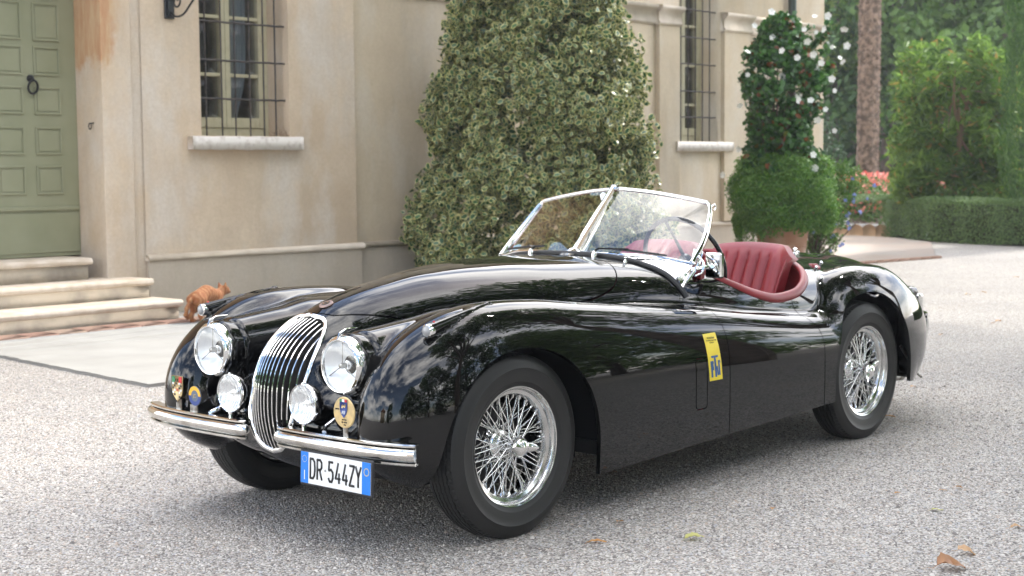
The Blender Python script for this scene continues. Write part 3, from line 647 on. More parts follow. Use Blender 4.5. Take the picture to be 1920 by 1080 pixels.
shell('vent_flap', *vt, M_paint, car)
for sgn in (1, -1):
    shell('door', *clip_tri(*dr, -sgn*dr[0][:, 1]), M_paint, car)
# ------------------------------------------------------------------ glass and leather
M_glass = glass_mat('windscreen_glass', (.93, .96, .95, 1), ior=1.68)
M_lens = glass_mat('lamp_lens', (.97, .98, .98, 1), ior=1.4)
M_refl = mat('lamp_reflector', (.88, .89, .90), .22, metal=.75)
_t = M_refl.node_tree; _w = N(_t, 'ShaderNodeTexWave', bands_direction='Y'); _w.inputs['Scale'].default_value = 22; _w.inputs['Distortion'].default_value = 1.5
_t.links.new(N(_t, 'ShaderNodeTexCoord').outputs['Object'], _w.inputs['Vector']); _b = N(_t, 'ShaderNodeBump'); _b.inputs['Strength'].default_value = .5; _b.inputs['Distance'].default_value = .004; _t.links.new(_w.outputs['Fac'], _b.inputs['Height']); _t.links.new(_b.outputs[0], _t.nodes['Principled BSDF'].inputs['Normal'])
M_leather = mat('red_leather', (.235, .012, .018), .42, noise=(5, (.18, .009, .014), .35, .7), bump=(260, .12, .002))
M_carpet = mat('dark_red_carpet', (.05, .008, .01), .9)
M_red = mat('red_plastic', (.5, .01, .01), .25)
M_black = mat('black_gloss', (.006, .006, .007), .15)
M_steel = mat('worn_steel', (.35, .35, .34), .35, metal=1, noise=(30, (.15, .13, .11), .45, .6))
def print_mat(name, col, rough=.35): return mat(name, col, rough)
M_white = print_mat('white_enamel', (.74, .75, .74)); M_blue = print_mat('blue_enamel', (.0, .17, .62)); M_ink = print_mat('black_ink', (.01, .01, .012))
M_yel = print_mat('yellow_vinyl', (.80, .62, .03)); M_navy = print_mat('navy_ink', (.01, .08, .25)); M_gold = mat('aged_brass', (.62, .46, .22), .4, metal=.55, noise=(40, (.5, .38, .2), .4, .6))
M_green = print_mat('green_enamel', (.02, .2, .08)); M_redp = print_mat('red_enamel', (.55, .03, .03)); M_dblue = print_mat('deep_blue_enamel', (.02, .05, .22)); M_orange = print_mat('orange_enamel', (.80, .42, .02))
# ------------------------------------------------------------------ dark underside, wheel houses, floor
u = MB(); u.box(-3.35, .25, -.46, .46, .19, .33, .02); u.box(-.75, .36, -.30, .30, .30, .62, .03); u.box(-3.3, -2.5, -.42, .42, .3, .6, .03)
u.box(-2.16, -.55, -.70, .70, .215, .27); u.box(-.60, -.57, -.70, .70, .22, .66); u.box(-2.2, -2.17, -.68, .68, .25, .60)
u.tube([(-2.591, -.6, .34), (-2.591, .6, .34)], .035, 12); u.tube([(0, -.6, .33), (0, .6, .33)], .03, 12)
for s in (-1, 1):
    for xc, w0, h0 in ((0, .405, .43), (-2.575, .40, .44)):
        a = np.linspace(.25, math.pi+.1, 20); P = np.array([(xc+w0*math.cos(q), 0, .29+h0*.93*math.sin(q)) for q in a])
        A = P+[0, s*.40, 0]; B = P+[0, s*.655, 0]; B[:, 2] -= .02; k = len(P)
        u.add(np.concatenate([A, B]), [(i, i+1, k+i+1, k+i) for i in range(k-1)]); u.add(np.concatenate([A, [[xc, s*.40, .3]]]), [(i, i+1, k) for i in range(k-1)])
u.build('underbody', M_dark, car)
# ------------------------------------------------------------------ wheels
TR = .3405
def tyre_mesh():
    half_ = [(.212, .055), (.218, .064), (.226, .068), (.236, .0735), (.2375, .0750), (.240, .0755), (.262, .0808), (.285, .0815), (.2865, .0828), (.2885, .0828), (.290, .0815), (.305, .0775), (.318, .0715), (.327, .0655)]
    yy = np.concatenate([np.linspace(.0615, -.0615, 42)])
    prof = half_+[(TR-.0085*(abs(v)/.0615)**3.2, v) for v in yy]+[(r, -h) for r, h in half_[::-1]]
    prof = np.array(prof); n = 420; a = np.linspace(0, 2*np.pi, n, endpoint=False); r = np.repeat(prof[:, :1], n, 1); h = np.repeat(prof[:, 1:], n, 1)
    tread = (np.abs(h) < .0612) & (r > .33)
    zig = .0022*(2*np.abs(((a*60/np.pi) % 2)-1)-1)
    for yc in (-.040, -.020, 0, .020, .040):
        r = np.where(tread & (np.abs(h-yc-zig[None, :]) < .0019), r-.007, r)
    sipe = ((a*90/np.pi) % 2 < .35)[None, :] & (np.abs(h) > .052) & tread; r = np.where(sipe, r-.004, r)
    V = np.stack([r*np.cos(a), h, r*np.sin(a)], -1)
    V[..., 2] = np.where(V[..., 2] < -TR+.006, -TR+.006, V[..., 2])
    m = len(prof); i, k = np.meshgrid(np.arange(m-1), np.arange(n), indexing='ij'); k2 = (k+1) % n
    F = np.stack([i*n+k, i*n+k2, (i+1)*n+k2, (i+1)*n+k], -1).reshape(-1, 4)
    me = build_mesh('tyre', V.reshape(-1, 3), F, M_rubber); sharpen(me, 40); return me
ME_tyre = tyre_mesh()
rim = MB(); rim.lathe([(.214, .058), (.2165, .0665), (.2205, .068), (.2215, .063), (.2185, .0605), (.213, .0595), (.209, .056), (.207, .050), (.205, .044), (.192, .040), (.186, .030), (.184, .012), (.184, -.012), (.196, -.03), (.204, -.052), (.214, -.066), (.2205, -.068)], 'y', 96)
for q in range(60):
    a = 2*math.pi*q/60; yv = (.034, .012, -.006)[q % 3] if q % 2 else .022
    rr = .186 if yv > .015 else .183; c, s = math.cos(a), math.sin(a)
    rim.tube([(rr*c, yv, rr*s), ((rr-.012)*c, yv-.001, (rr-.012)*s)], [.0052, .0036], 6)
M_chrome_b = mat('wheel_chrome', (.70, .70, .69), .14, metal=1, noise=(18, (.55, .55, .54), .4, .7)); ME_rim = rim.mesh('rim', M_chrome_b); sharpen(ME_rim, 40)
sp = MB()
for q in range(60):
    a = 2*math.pi*q/60; yv = (.034, .012, -.006)[q % 3] if q % 2 else .022
    if q % 3 == 0: rh, yh, off = .030, .050, .62
    elif q % 3 == 1: rh, yh, off = .060, -.028, .42
    else: rh, yh, off = .058, -.045, .42
    sg = 1 if (q//3) % 2 else -1
    if q % 3 == 0: sg = 1 if (q//3) % 2 else -1
    sp.tube([(rh*math.cos(a+sg*off), yh, rh*math.sin(a+sg*off)), (.180*math.cos(a), yv, .180*math.sin(a))], .0021, 5, cap=False)
for q in range(24):   # second outer row
    a = 2*math.pi*(q+.5)/24; sg = 1 if q % 2 else -1
    sp.tube([(.031*math.cos(a+sg*.95), .040, .031*math.sin(a+sg*.95)), (.182*math.cos(a), .018, .182*math.sin(a))], .0021, 5, cap=False)
ME_sp = sp.mesh('spokes', M_chrome)
hub = MB(); hub.lathe([(0, -.06), (.066, -.06), (.068, -.05), (.064, -.044), (.060, -.03), (.0615, -.022), (.058, -.012), (.050, -.004), (.040, .0), (.0335, .006), (.0305, .02), (.0295, .045), (.034, .054), (.034, .060), (.030, .062)], 'y', 48)
for q in range(30):
    a = 2*math.pi*q/30; hub.tube([(.0665*math.cos(a), -.038, .0665*math.sin(a)), (.0665*math.cos(a), -.032, .0665*math.sin(a))], .004, 6)
ME_hub = hub.mesh('hub', M_chrome); sharpen(ME_hub, 40)
ko = MB(); ko.lathe([(.030, .058), (.035, .060), (.0375, .068), (.038, .080), (.035, .092), (.028, .102), (.016, .109), (0, .111)], 'y', 40)
for s in (1, -1):
    V, F = [], []; prof2 = [(.020, .018, .105), (.038, .0185, .104), (.052, .015, .108), (.064, .0105, .114), (.071, .004, .118)]
    for i, (r0, hw, yv) in enumerate(prof2):
        th = .0075-.001*i
        for k in range(8):
            b = 2*math.pi*k/8; V.append((s*r0, yv-.008+th*math.sin(b), hw*math.cos(b)))
    F = [(i*8+k, i*8+(k+1) % 8, (i+1)*8+(k+1) % 8, (i+1)*8+k) for i in range(4) for k in range(8)]+[tuple(range(32, 40))]
    ko.add(V, F)
ME_ko = ko.mesh('spinner', M_chrome); sharpen(ME_ko, 50)
dk = MB(); dk.lathe([(0, -.075), (.14, -.078), (.15, -.07), (.152, -.045), (.14, -.04), (0, -.06)], 'y', 40); ME_dk = dk.mesh('brake_drum', M_dark)
vv = MB(); vv.tube([(-.165, .0, -.05), (-.163, .03, -.05)], .003, 8); ME_vv = vv.mesh('valve', M_chrome)
for x, y, turn, steer in ((0, .6475, .35, -.02), (-2.591, .635, -.2, 0), (0, -.6475, 2.1, -.02), (-2.591, -.635, 1.2, 0)):
    s = 1 if y > 0 else -1
    wl = empty('wheel', (x, y, TR-.0045)); wl.parent = car; wl.rotation_euler = (0, turn, steer+(0 if s > 0 else math.pi))
    wl.rotation_mode = 'ZYX' if False else 'XYZ'
    link('tyre', ME_tyre, wl, rot=(0, -turn, 0)); link('rim', ME_rim, wl); tag(link('spokes', ME_sp, wl), kind='stuff'); link('hub', ME_hub, wl); link('brake_drum', ME_dk, wl); link('valve', ME_vv, wl)
    link('spinner', ME_ko, wl, rot=(0, {0: -.12-turn, -2.591: .7-turn}[x], 0))
# ------------------------------------------------------------------ grille
gx = lambda P: hit([(0.75, y, z) for y, z in P], (-1, 0, 0))
M_vane = mat('vane_dark_reflection', (.09, .085, .08), .3, metal=.6)  # dark reflections of the chrome slat sides put into the colour
gr = empty('grille', (0, 0, 0)); gr.parent = car
O = gx([tuple(p) for p in GRP]); O[:, 0] = np.clip(O[:, 0], .2, .64)
k = len(O)
def ring_sweep(P, sec, closed, nrm_dir=None):
    """sweep a closed section [(a,b)] along P; a along the in-plane outward side, b along +x"""
    P = np.asarray(P, float); m = len(P); T = (np.roll(P, -1, 0)-np.roll(P, 1, 0)) if closed else np.gradient(P, axis=0); T /= np.linalg.norm(T, axis=1)[:, None]
    X = np.array([1., 0, 0]) if nrm_dir is None else nrm_dir; A = np.cross(T, X); A /= np.linalg.norm(A, axis=1)[:, None]; B = np.cross(A, T); n = len(sec)
    V = np.concatenate([P[i]+np.array([a*A[i]+b*B[i] for a, b in sec]) for i in range(m)])
    F = [(i*n+q, i*n+(q+1) % n, ((i+1) % m)*n+(q+1) % n, ((i+1) % m)*n+q) for i in range(m if closed else m-1) for q in range(n)]
    if not closed: F += [tuple(range(n))[::-1], tuple((m-1)*n+q for q in range(n))]
    return V, F
sec = [(.011*math.cos(t), .008*math.sin(t)+.002) for t in np.linspace(0, 2*np.pi, 12, endpoint=False)]
g = MB(); g.add(*ring_sweep(O, sec, True)); g.build('surround', M_chrome, gr)
bk = MB(); bk.add(np.concatenate([O-[.055, 0, 0], [[.47, 0, .55]]]), [(i, (i+1) % k, k) for i in range(k)]); bk.build('back_panel', M_dark, gr)
zz = np.linspace(.31, .80, 60)
for i in range(-6, 7):
    y = i*.0198; ok = [z for z in zz if poly_sd(np.array([y]), np.array([z]), GRP)[0] < -.002]
    if len(ok) < 6: continue
    zs = np.linspace(min(ok), max(ok), 22); P = gx([(y, z) for z in zs]); V, F = [], []
    for p in P: V += [(p[0]+.000, y-.0022, p[2]), (p[0]+.003, y, p[2]), (p[0]+.000, y+.0022, p[2]), (p[0]-.026, y+.0012, p[2]), (p[0]-.026, y-.0012, p[2])]
    F = [(a*5+q, a*5+(q+1) % 5, a*5+5+(q+1) % 5, a*5+5+q) for a in range(21) for q in range(5)]
    b = MB(); b.add(V, [f for q, f in enumerate(F) if q % 5 < 2], 0); b.add(V, [f for q, f in enumerate(F) if q % 5 >= 2], 1); b.build('slat', [M_chrome, M_vane], gr, sharp=60)
# ------------------------------------------------------------------ lamps
M_refl2 = mat('headlight_reflector', (.88, .89, .90), .28, metal=.45, bump=(26, .3, .01))
def dome(r, h, n=40, k=8, x0=0): return [(r*math.sin(t), x0+h*math.cos(t)) for t in np.linspace(math.pi/2, 0, k)]
def headlamp(y, name='headlight'):
    e = empty(name, (.53, y, .659)); e.parent = car
    b = MB(); b.lathe([(.108, -.07), (.112, -.035), (.110, -.020), (.104, -.012)], 'x', 56); b.build('bucket', M_paint, e)
    b = MB(); b.lathe([(.1055, -.022), (.1075, -.010), (.1055, .004), (.099, .014), (.0935, .0185), (.090, .0175), (.0885, .012), (.0885, .004)], 'x', 64); b.build('rim', M_chrome, e)
    b = MB(); b.lathe([(.0885, .006)]+[(r, .006-.050*(1-(r/.0885)**2)) for r in np.linspace(.085, .006, 10)], 'x', 48); b.build('reflector', M_refl2, e)
    b = MB(); b.lathe(dome(.0895, .013, x0=.010), 'x', 48); b.build('lens', M_lens, e)
    b = MB(); b.lathe([(0, .012), (.009, .010), (.0105, .002), (.0105, -.012), (0, -.018)], 'x', 20)
    for a in (math.pi/2, math.pi/2+2.1, math.pi/2-2.1): b.tube([(.0, .009*math.cos(a), .009*math.sin(a)), (-.002, .086*math.cos(a), .086*math.sin(a))], .0018, 6)
    b.build('bulb_shield', M_steel, e)
    b = MB(); b.lathe([(0, -.02), (.016, -.022), (.017, -.03), (.012, -.044)], 'x', 20); b.build('bulb', M_refl, e)
    b = MB(); b.tube([(.022, 0, .094), (.010, 0, .113), (-.02, 0, .123), (-.075, 0, .128)], [.003, .007, .008, .002], 8, flat=.5); b.build('finial', M_chrome, e)
    return e
for s in (1, -1): headlamp(s*.371)
def foglamp(y):
    e = empty('fog_light', (.575, y, .512)); e.parent = car
    b = MB(); b.lathe([(.0715, .004), (.0735, -.004), (.0735, -.016), (.066, -.036), (.045, -.058), (.02, -.066), (0, -.067)], 'x', 44); b.build('bucket', M_black, e)
    b = MB(); b.lathe([(.068, .004), (.071, .007), (.0735, .003), (.074, -.006)], 'x', 44); b.build('rim', M_chrome, e)
    b = MB(); b.lathe([(.0685, .002)]+[(r, .002-.036*(1-(r/.0685)**2)) for r in np.linspace(.065, .005, 9)], 'x', 40); b.build('reflector', M_refl, e)
    b = MB(); b.lathe(dome(.069, .010, x0=.003), 'x', 40); b.build('lens', M_lens, e)
    b = MB(); b.lathe([(0, .006), (.004, .004), (.009, -.004), (.013, -.012), (.013, -.018), (.009, -.024), (.009, -.032)], 'x', 20); b.build('bulb', M_chrome, e)
    b = MB(); b.tube([(0, 0, -.070), (0, 0, -.112)], .008, 10); b.build('bracket', M_chrome, e); b = MB(); b.box(-.02, .02, -.045, .045, -.118, -.106, .004); b.build('foot_plate', M_chrome, e); b = MB(); b.tube([(.0, 0, .071), (.0, 0, .078)], [.007, .005], 10); b.build('rim_screw', M_chrome, e)
for s in (1, -1): foglamp(s*.210)
for s in (1, -1):
    e = empty('side_light', (.375, s*.641, .786)); e.parent = car
    b = MB(); b.lathe([(.0235, -.014), (.025, -.002), (.0235, .006), (.0195, .009), (.018, .006)], 'x', 32); b.build('rim', M_chrome, e)
    b = MB(); b.lathe([(.019, .006), (.014, .012), (.007, .0145), (0, .015)], 'x', 28); b.build('lens', mat('frosted_lens', (.30, .30, .30), .25, spec=.8), e)
    b = MB(); b.lathe(dome(.006, .011, x0=.0), 'z', 12, o=(-.03, 0, .022)); b.build('tell_tale', M_red, e)
# ------------------------------------------------------------------ bumpers
M_bump = mat('bumper_chrome', (.70, .69, .66), .07, metal=1, noise=(14, (.50, .48, .44), .48, .7), bump=(90, .05, .002))
bs = [(-.037, -.034), (-.037, -.002), (-.033, .004), (-.0275, .004), (-.0235, -.010), (-.0215, .003), (-.016, .011), (-.008, .0155), (0, .0165), (.008, .0155), (.016, .011), (.0215, .003), (.0235, -.010), (.0275, .004), (.033, .004), (.037, -.002), (.037, -.034), (.030, -.034), (.030, -.010), (-.030, -.010), (-.030, -.034)]
for s in (1, -1):
    P = crom([(.592, .100, .388), (.606, .106, .388), (.613, .20, .388), (.614, .35, .388), (.610, .50, .388), (.596, .62, .388), (.572, .71, .388), (.553, .752, .388)], 8)*[1, s, 1]
    T = np.gradient(P, axis=0); T /= np.linalg.norm(T, axis=1)[:, None]; Nv = np.cross(T, [0, 0, 1.])*s; n = len(bs)
    V = np.concatenate([P[i]+np.array([(b*Nv[i][0], b*Nv[i][1], a) for a, b in bs]) for i in range(len(P))])
    F = [(i*n+q, i*n+(q+1) % n, (i+1)*n+(q+1) % n, (i+1)*n+q) for i in range(len(P)-1) for q in range(n)]+[tuple(range(n)), tuple((len(P)-1)*n+q for q in range(n))[::-1]]
    b = MB(); b.add(V, F); b.build('front_bumper', M_bump, car, sharp=25)
    for yb_ in (.24, .50): b = MB(); b.box(.42, .585, s*yb_-.02, s*yb_+.02, .375, .40, .004); b.build('bumper_bracket', M_black, car)
    b = MB(); b.tube([(.50, s*.30, .46), (.56, s*.31, .44), (.585, s*.33, .425)], .008, 8); b.build('stay', M_chrome, car); b = MB(); b.tube([(.49, s*.52, .50), (.56, s*.50, .465), (.585, s*.47, .43)], .009, 8); b.build('stay', M_black, car)
    # rear bumperette
    P = crom([(-3.60, s*.18, .47), (-3.665, s*.19, .47), (-3.69, s*.26, .47), (-3.68, s*.40, .47), (-3.62, s*.50, .47), (-3.53, s*.56, .47)], 5)
    V = np.concatenate([P[i]+np.array([(-b*.9, 0, a*1.9) for a, b in bs]) for i in range(len(P))])
    F = [(i*n+q, i*n+(q+1) % n, (i+1)*n+(q+1) % n, (i+1)*n+q) for i in range(len(P)-1) for q in range(n)]+[tuple(range(n)), tuple((len(P)-1)*n+q for q in range(n))[::-1]]
    b = MB(); b.add(V, F); b.box(-3.68, -3.45, s*.3-.02, s*.3+.02, .45, .48, .004); b.build('rear_bumper', M_chrome, car, sharp=50)
    b = MB(); b.box(-3.70, -3.655, s*.43-.022, s*.43+.022, .34, .63, .012); b.build('overrider', M_chrome, car)
    tl = empty('tail_light', (-3.43, s*.52, .66)); tl.parent = car
    b = MB(); b.lathe([(.03, .10), (.034, .04), (.030, 0)], 'x', 24); b.build('housing', M_paint, tl); b = MB(); b.lathe(dome(.027, -.012, x0=0), 'x', 20); b.build('lens', M_red, tl)
# ------------------------------------------------------------------ number plate
pl = empty('number_plate', (.628, .433, .302)); pl.parent = car; pl.rotation_euler = (0, -.04, 0)
b = MB(); b.box(-.012, -.001, -.190, .190, -.064, .063, .005); b.build('holder', M_ink, pl)
b = MB(); b.box(-.001, .0005, -.180, .180, -.055, .055); b.build('plate', M_white, pl)
for y0, y1 in ((-.180, -.140), (.137, .180)):
    b = MB(); b.box(.0005, .001, y0, y1, -.055, .055); b.build('blue_band', M_blue, pl)
FX = lambda y, z, x=.0012: frame((x, y, z), (0, 1, 0), (0, 0, 1))
def plate_stroke(paths, y, w=.030, h=.068, t=.0042):
    b = MB()
    for P in paths:
        for (a, c), (d, e) in zip(P[:-1], P[1:]):
            p = np.array([y+(a-.5)*w, (c-.5)*h]); q = np.array([y+(d-.5)*w, (e-.5)*h]); v = (q-p)/(np.linalg.norm(q-p)+1e-9); nn = np.array([-v[1], v[0]])*t; p2 = p-v*t*.5; q2 = q+v*t*.5
            V = [(.0012, *(p2+nn)), (.0012, *(p2-nn)), (.0012, *(q2-nn)), (.0012, *(q2+nn))]; b.add(V+[(x+.0006, y_, z_) for x, y_, z_ in V], [(4, 5, 6, 7), (0, 3, 2, 1), (0, 1, 5, 4), (1, 2, 6, 5), (2, 3, 7, 6), (3, 0, 4, 7)])
    return b
GL = {'D': [[(0, 0), (0, 1), (.6, 1), (.9, .85), (1, .6), (1, .4), (.9, .15), (.6, 0), (0, 0)]], 'R': [[(0, 0), (0, 1), (.65, 1), (.95, .87), (.95, .62), (.65, .5), (0, .5)], [(.5, .5), (1, 0)]],
      '5': [[(.9, 1), (.12, 1), (.08, .56), (.55, .62), (.92, .48), (.95, .2), (.7, 0), (.25, 0), (.02, .15)]], '4': [[(.55, 1), (.02, .22), (1, .22)], [(.75, .48), (.75, 0)]],
      'Z': [[(.03, 1), (.97, 1), (.02, 0), (1, 0)]], 'Y': [[(0, 1), (.5, .5), (1, 1)], [(.5, .5), (.5, 0)]]}
for ch, y in zip('DR544ZY', (-.117, -.080, -.021, .0155, .052, .0865, .119)):
    plate_stroke(GL[ch], y, w=.024 if ch != 'Y' else .025).build('character', M_ink, pl, smooth=False)
b = MB()
for q in range(12):
    a = 2*math.pi*q/12; b.lathe([(0, 0), (.0016, 0)], 'x', 5, o=(.0014, -.160+.0115*math.cos(a), .030+.0115*math.sin(a)))
b.build('star_ring', print_mat('pale_yellow_print', (.7, .62, .2)), pl, smooth=False)
b = MB(); b.box(.0012, .0016, -.1615, -.1575, -.043, -.010); b.build('country_mark', M_white, pl)
b = MB(); b.lathe([(.011, .0012), (.011, .0018), (.0135, .0018), (.0135, .0012)], 'x', 24, o=(0, .160, .022)); b.build('ring_mark', print_mat('gold_print', (.6, .5, .2)), pl)
b = MB(); b.lathe([(.0025, .0012), (.0025, .0016), (.004, .0016), (.004, .0012)], 'x', 16, o=(0, -.050, 0)); b.build('seal', M_ink, pl)
# ------------------------------------------------------------------ badges on the bumper
e = empty('round_badge', (.605, .461, .512)); e.parent = car
b = MB(); b.lathe([(0, -.003), (.052, -.003), (.0545, 0), (.052, .003), (0, .0032)], 'x', 48); b.build('disc', M_gold, e)
sh = [(-.019, .046), (.019, .046), (.019, .012), (.012, -.006), (0, -.018), (-.012, -.006), (-.019, .012)]
b = MB(); b.prism([(a, c) for a, c in sh], .0035, .0050, 'yz'); b.build('shield', M_dblue, e, smooth=False)
for i, m_ in enumerate((M_green, M_white, M_redp)):
    b = MB(); b.box(.0051, .0056, -.018+.012*i, -.006+.012*i, .037, .046); b.build('flag_stripe', m_, e)
text_obj('lettering', 'ASI', .017, M_white, e, M=FX(0, .0, .0056), xs=.8)
text_obj('lettering', '600TR', .0075, M_ink, e, M=FX(-.034, .010, .0040)); text_obj('lettering', 'JAGUAR', .0065, M_ink, e, M=FX(.002, -.025, .0040)); text_obj('lettering', 'XK 120 SE', .0065, M_ink, e, M=FX(.002, -.034, .0040)); text_obj('lettering', '1954', .006, M_ink, e, M=FX(.004, -.043, .0040))
b = MB(); b.prism(crom([(-.010, .020), (-.004, .028), (.004, .026), (.010, .031), (.011, .022), (.006, .017), (0, .020), (-.006, .014)], 3, True), .0052, .0058, 'yz'); b.build('horse_mark', M_gold, e, smooth=False)
b = MB(); b.box(-.006, -.003, -.012, .012, -.10, -.045); b.build('stem', M_steel, e)
e = empty('shield_badge', (.60, -.505, .505)); e.parent = car
sh = [(-.034, .050), (.034, .050), (.034, .0), (.026, -.025), (0, -.050), (-.026, -.025), (-.034, 0)]
b = MB(); b.prism(sh, 0, .003, 'yz'); b.build('shield', M_gold, e, smooth=False)
for y0, y1, m_ in ((-.031, -.012, M_green), (.012, .031, M_redp)):
    b = MB(); b.box(.0031, .0036, y0, y1, .024, .047); b.build('colour_field', m_, e)
for i in range(6):
    for j in range(9):
        y = -.030+.010*i; z = .024-.0085*j
        if (i+j) % 2 == 0 and (i in (0, 5) or (i in (1, 4)) or j in (0, 8)) and abs(y+.005) < .034-max(0, -z-.002)*.62:
            b = MB(); b.box(.0031, .0036, y, y+.0095, z-.008, z); b.build('check', M_ink if (i+j) % 4 else M_white, e)
text_obj('lettering', 'XK', .020, M_ink, e, M=FX(0, .032, .0037))
text_obj('lettering', 'TR', .016, M_redp, e, M=FX(0, -.005, .0037))
b = MB(); b.box(-.004, -.001, -.014, .02, -.105, -.04); b.build('stem', M_steel, e)
e = empty('ring_badge', (.60, -.395, .487)); e.parent = car
b = MB(); b.lathe([(0, -.002), (.038, -.002), (.0385, 0), (.038, .002), (0, .0022)], 'x', 40); b.build('disc', print_mat('slate_enamel', (.10, .13, .18)), e)
for a0, a1, m_ in ((0, math.pi, M_orange), (math.pi, 2*math.pi, M_dblue)):
    t = np.linspace(a0, a1, 16); V = [(.0025, r*math.cos(q), r*math.sin(q)) for q in t for r in (.022, .037)]; b = MB(); b.add(V, [(2*i, 2*i+1, 2*i+3, 2*i+2) for i in range(15)]); b.build('half_ring', m_, e)
text_obj('lettering', 'JC', .018, M_gold, e, M=FX(0, 0, .003))
b = MB(); b.box(-.004, -.001, -.035, .012, -.10, -.036); b.build('stem', M_steel, e)
# bonnet emblem
p = hit([(.276, 0, 1.1)], (0, 0, -1))[0]; gd = nrm(gradF(body_F, p[None]))[0]
fm = frame(p+gd*.001, (0, 1, 0), np.cross(gd, (0, 1, 0)))
e = empty('bonnet_emblem', (0, 0, 0)); e.parent = car; e.matrix_local = fm
b = MB(); b.lathe([(0, .006), (.016, .0065), (.020, .007), (.026, .006), (.028, .001)], 'z', 36); b.build('rim', mat('copper_rim', (.42, .30, .27), .3, metal=.6), e)
b = MB(); b.lathe([(0, .0074), (.017, .0074)], 'z', 30); b.build('face', M_ink, e); b = MB(); b.lathe([(.008, .0078), (.008, .009), (.012, .009), (.012, .0078)], 'z', 30); b.build('inner_ring', M_chrome, e)
# sticker and lettering on the front wing
def side_pt(x, z, off=.0): q = hit([(x, .95, z)], (0, -1, 0))[0]; g_ = nrm(gradF(body_F, q[None]))[0]; return q+g_*off
st = empty('wing_sticker', (0, 0, 0)); st.parent = car
S_X = lambda u, v: (-1.162-.0475*u+.0*v-.018*(-v+1)/2-.0, .552+.098*v)
def on_side(uv, off): x, z = S_X(*uv); return side_pt(x, z, off)
cornr = [(-.8, 1), (.8, 1), (1, .94), (1, -.94), (.8, -1), (-.8, -1), (-1, -.94), (-1, .94)]
nu, nv = 5, 12; V = [on_side((u_, v_), .0012) for v_ in np.linspace(-1, 1, nv) for u_ in np.linspace(-1, 1, nu)]
b = MB(); b.add(V, [(i*nu+j, i*nu+j+1, (i+1)*nu+j+1, (i+1)*nu+j) for i in range(nv-1) for j in range(nu-1)]); b.build('vinyl', M_yel, st)
def sbar(u0, u1, v0, v1, m_=M_navy, name='monogram_bar', sk=0):
    V = [on_side((u_+sk*(v_-v0), v_), .0022) for v_ in np.linspace(v0, v1, 4) for u_ in (u0, u1)]; b = MB(); b.add(V, [(2*i, 2*i+1, 2*i+3, 2*i+2) for i in range(3)]); b.build(name, m_, st)
sbar(-.50, .55, -.03, .06); sbar(-.12, .16, -.86, -.03); sbar(-.72, -.44, -.86, -.16); sbar(.44, .70, -.80, -.16); sbar(-.44, -.22, -.56, -.2, sk=-.25); sbar(.22, .44, -.80, -.40, sk=-.25); sbar(-.72, -.22, -.28, -.16); sbar(.44, .80, -.28, -.16)
for s_, v_, sz in (('MODENA', .80, .0125), ('TOUR MOTORI NOBILI', .70, .0072), ('ITALIA', .61, .010)):
    q = on_side((0, v_), .0024); g_ = nrm(gradF(body_F, q[None]))[0]; text_obj('lettering', s_, sz, M_ink, st, depth=.0002, M=frame(q, (-1, 0, -.02), (0, 0, 1)))
# ------------------------------------------------------------------ cockpit rim (leather roll)
V, T, Nn = cockpit_src; fc = np.abs(fld_cock(V)); best = None
for l in loops_of(T):
    if fc[l].mean() < .004 and len(l) > 100: best = np.array(l)
P = V[best]; Nr = Nn[best]
idx_ = np.arange(0, len(P), 3); P, Nr = P[idx_], Nr[idx_]
for _ in range(6): P = (np.roll(P, 1, 0)+P*2+np.roll(P, -1, 0))/4; Nr = nrm(np.roll(Nr, 1, 0)+Nr*2+np.roll(Nr, -1, 0))
inw = nrm(np.array([-1.85, 0, .6])-P); Tt = nrm(np.roll(P, -1, 0)-np.roll(P, 1, 0)); side = nrm(np.cross(Tt, Nr)); side = side*np.sign((side*inw).sum(1))[:, None]
n = 12; a = np.linspace(0, 2*np.pi, n, endpoint=False); wide = np.where(P[:, 0] > -1.42, .35, 1.)[:, None]
VV = np.stack([P+side*.010*wide-Nr*.004+side*(.024*wide*math.cos(t))+Nr*(.015*wide*math.sin(t)) for t in a], 1).reshape(-1, 3); m = len(P)
b = MB(); b.add(VV, [(i*n+q, i*n+(q+1) % n, ((i+1) % m)*n+(q+1) % n, ((i+1) % m)*n+q) for i in range(m) for q in range(n)]); b.build('cockpit_roll', M_leather, car, sharp=180)
# inner lining hanging from the rim
LV = np.concatenate([P+side*.02, P*[1, .93, 1]+side*.03-[0, 0, .22], (P*[1, .90, 0]+[0, 0, .36])+side*.03]); b = MB(); b.add(LV, [(j*m+i, j*m+(i+1) % m, (j+1)*m+(i+1) % m, (j+1)*m+i) for j in (0, 1) for i in range(m)]); b.build('cockpit_lining', M_leather, car)
b = MB(); b.box(-2.3, -1.0, -.58, .58, .30, .34); b.build('cockpit_floor', M_carpet, car)
b = MB(); b.box(-2.52, -2.44, -.5, .5, .34, .86, .02); b.build('rear_bulkhead', M_leather, car)
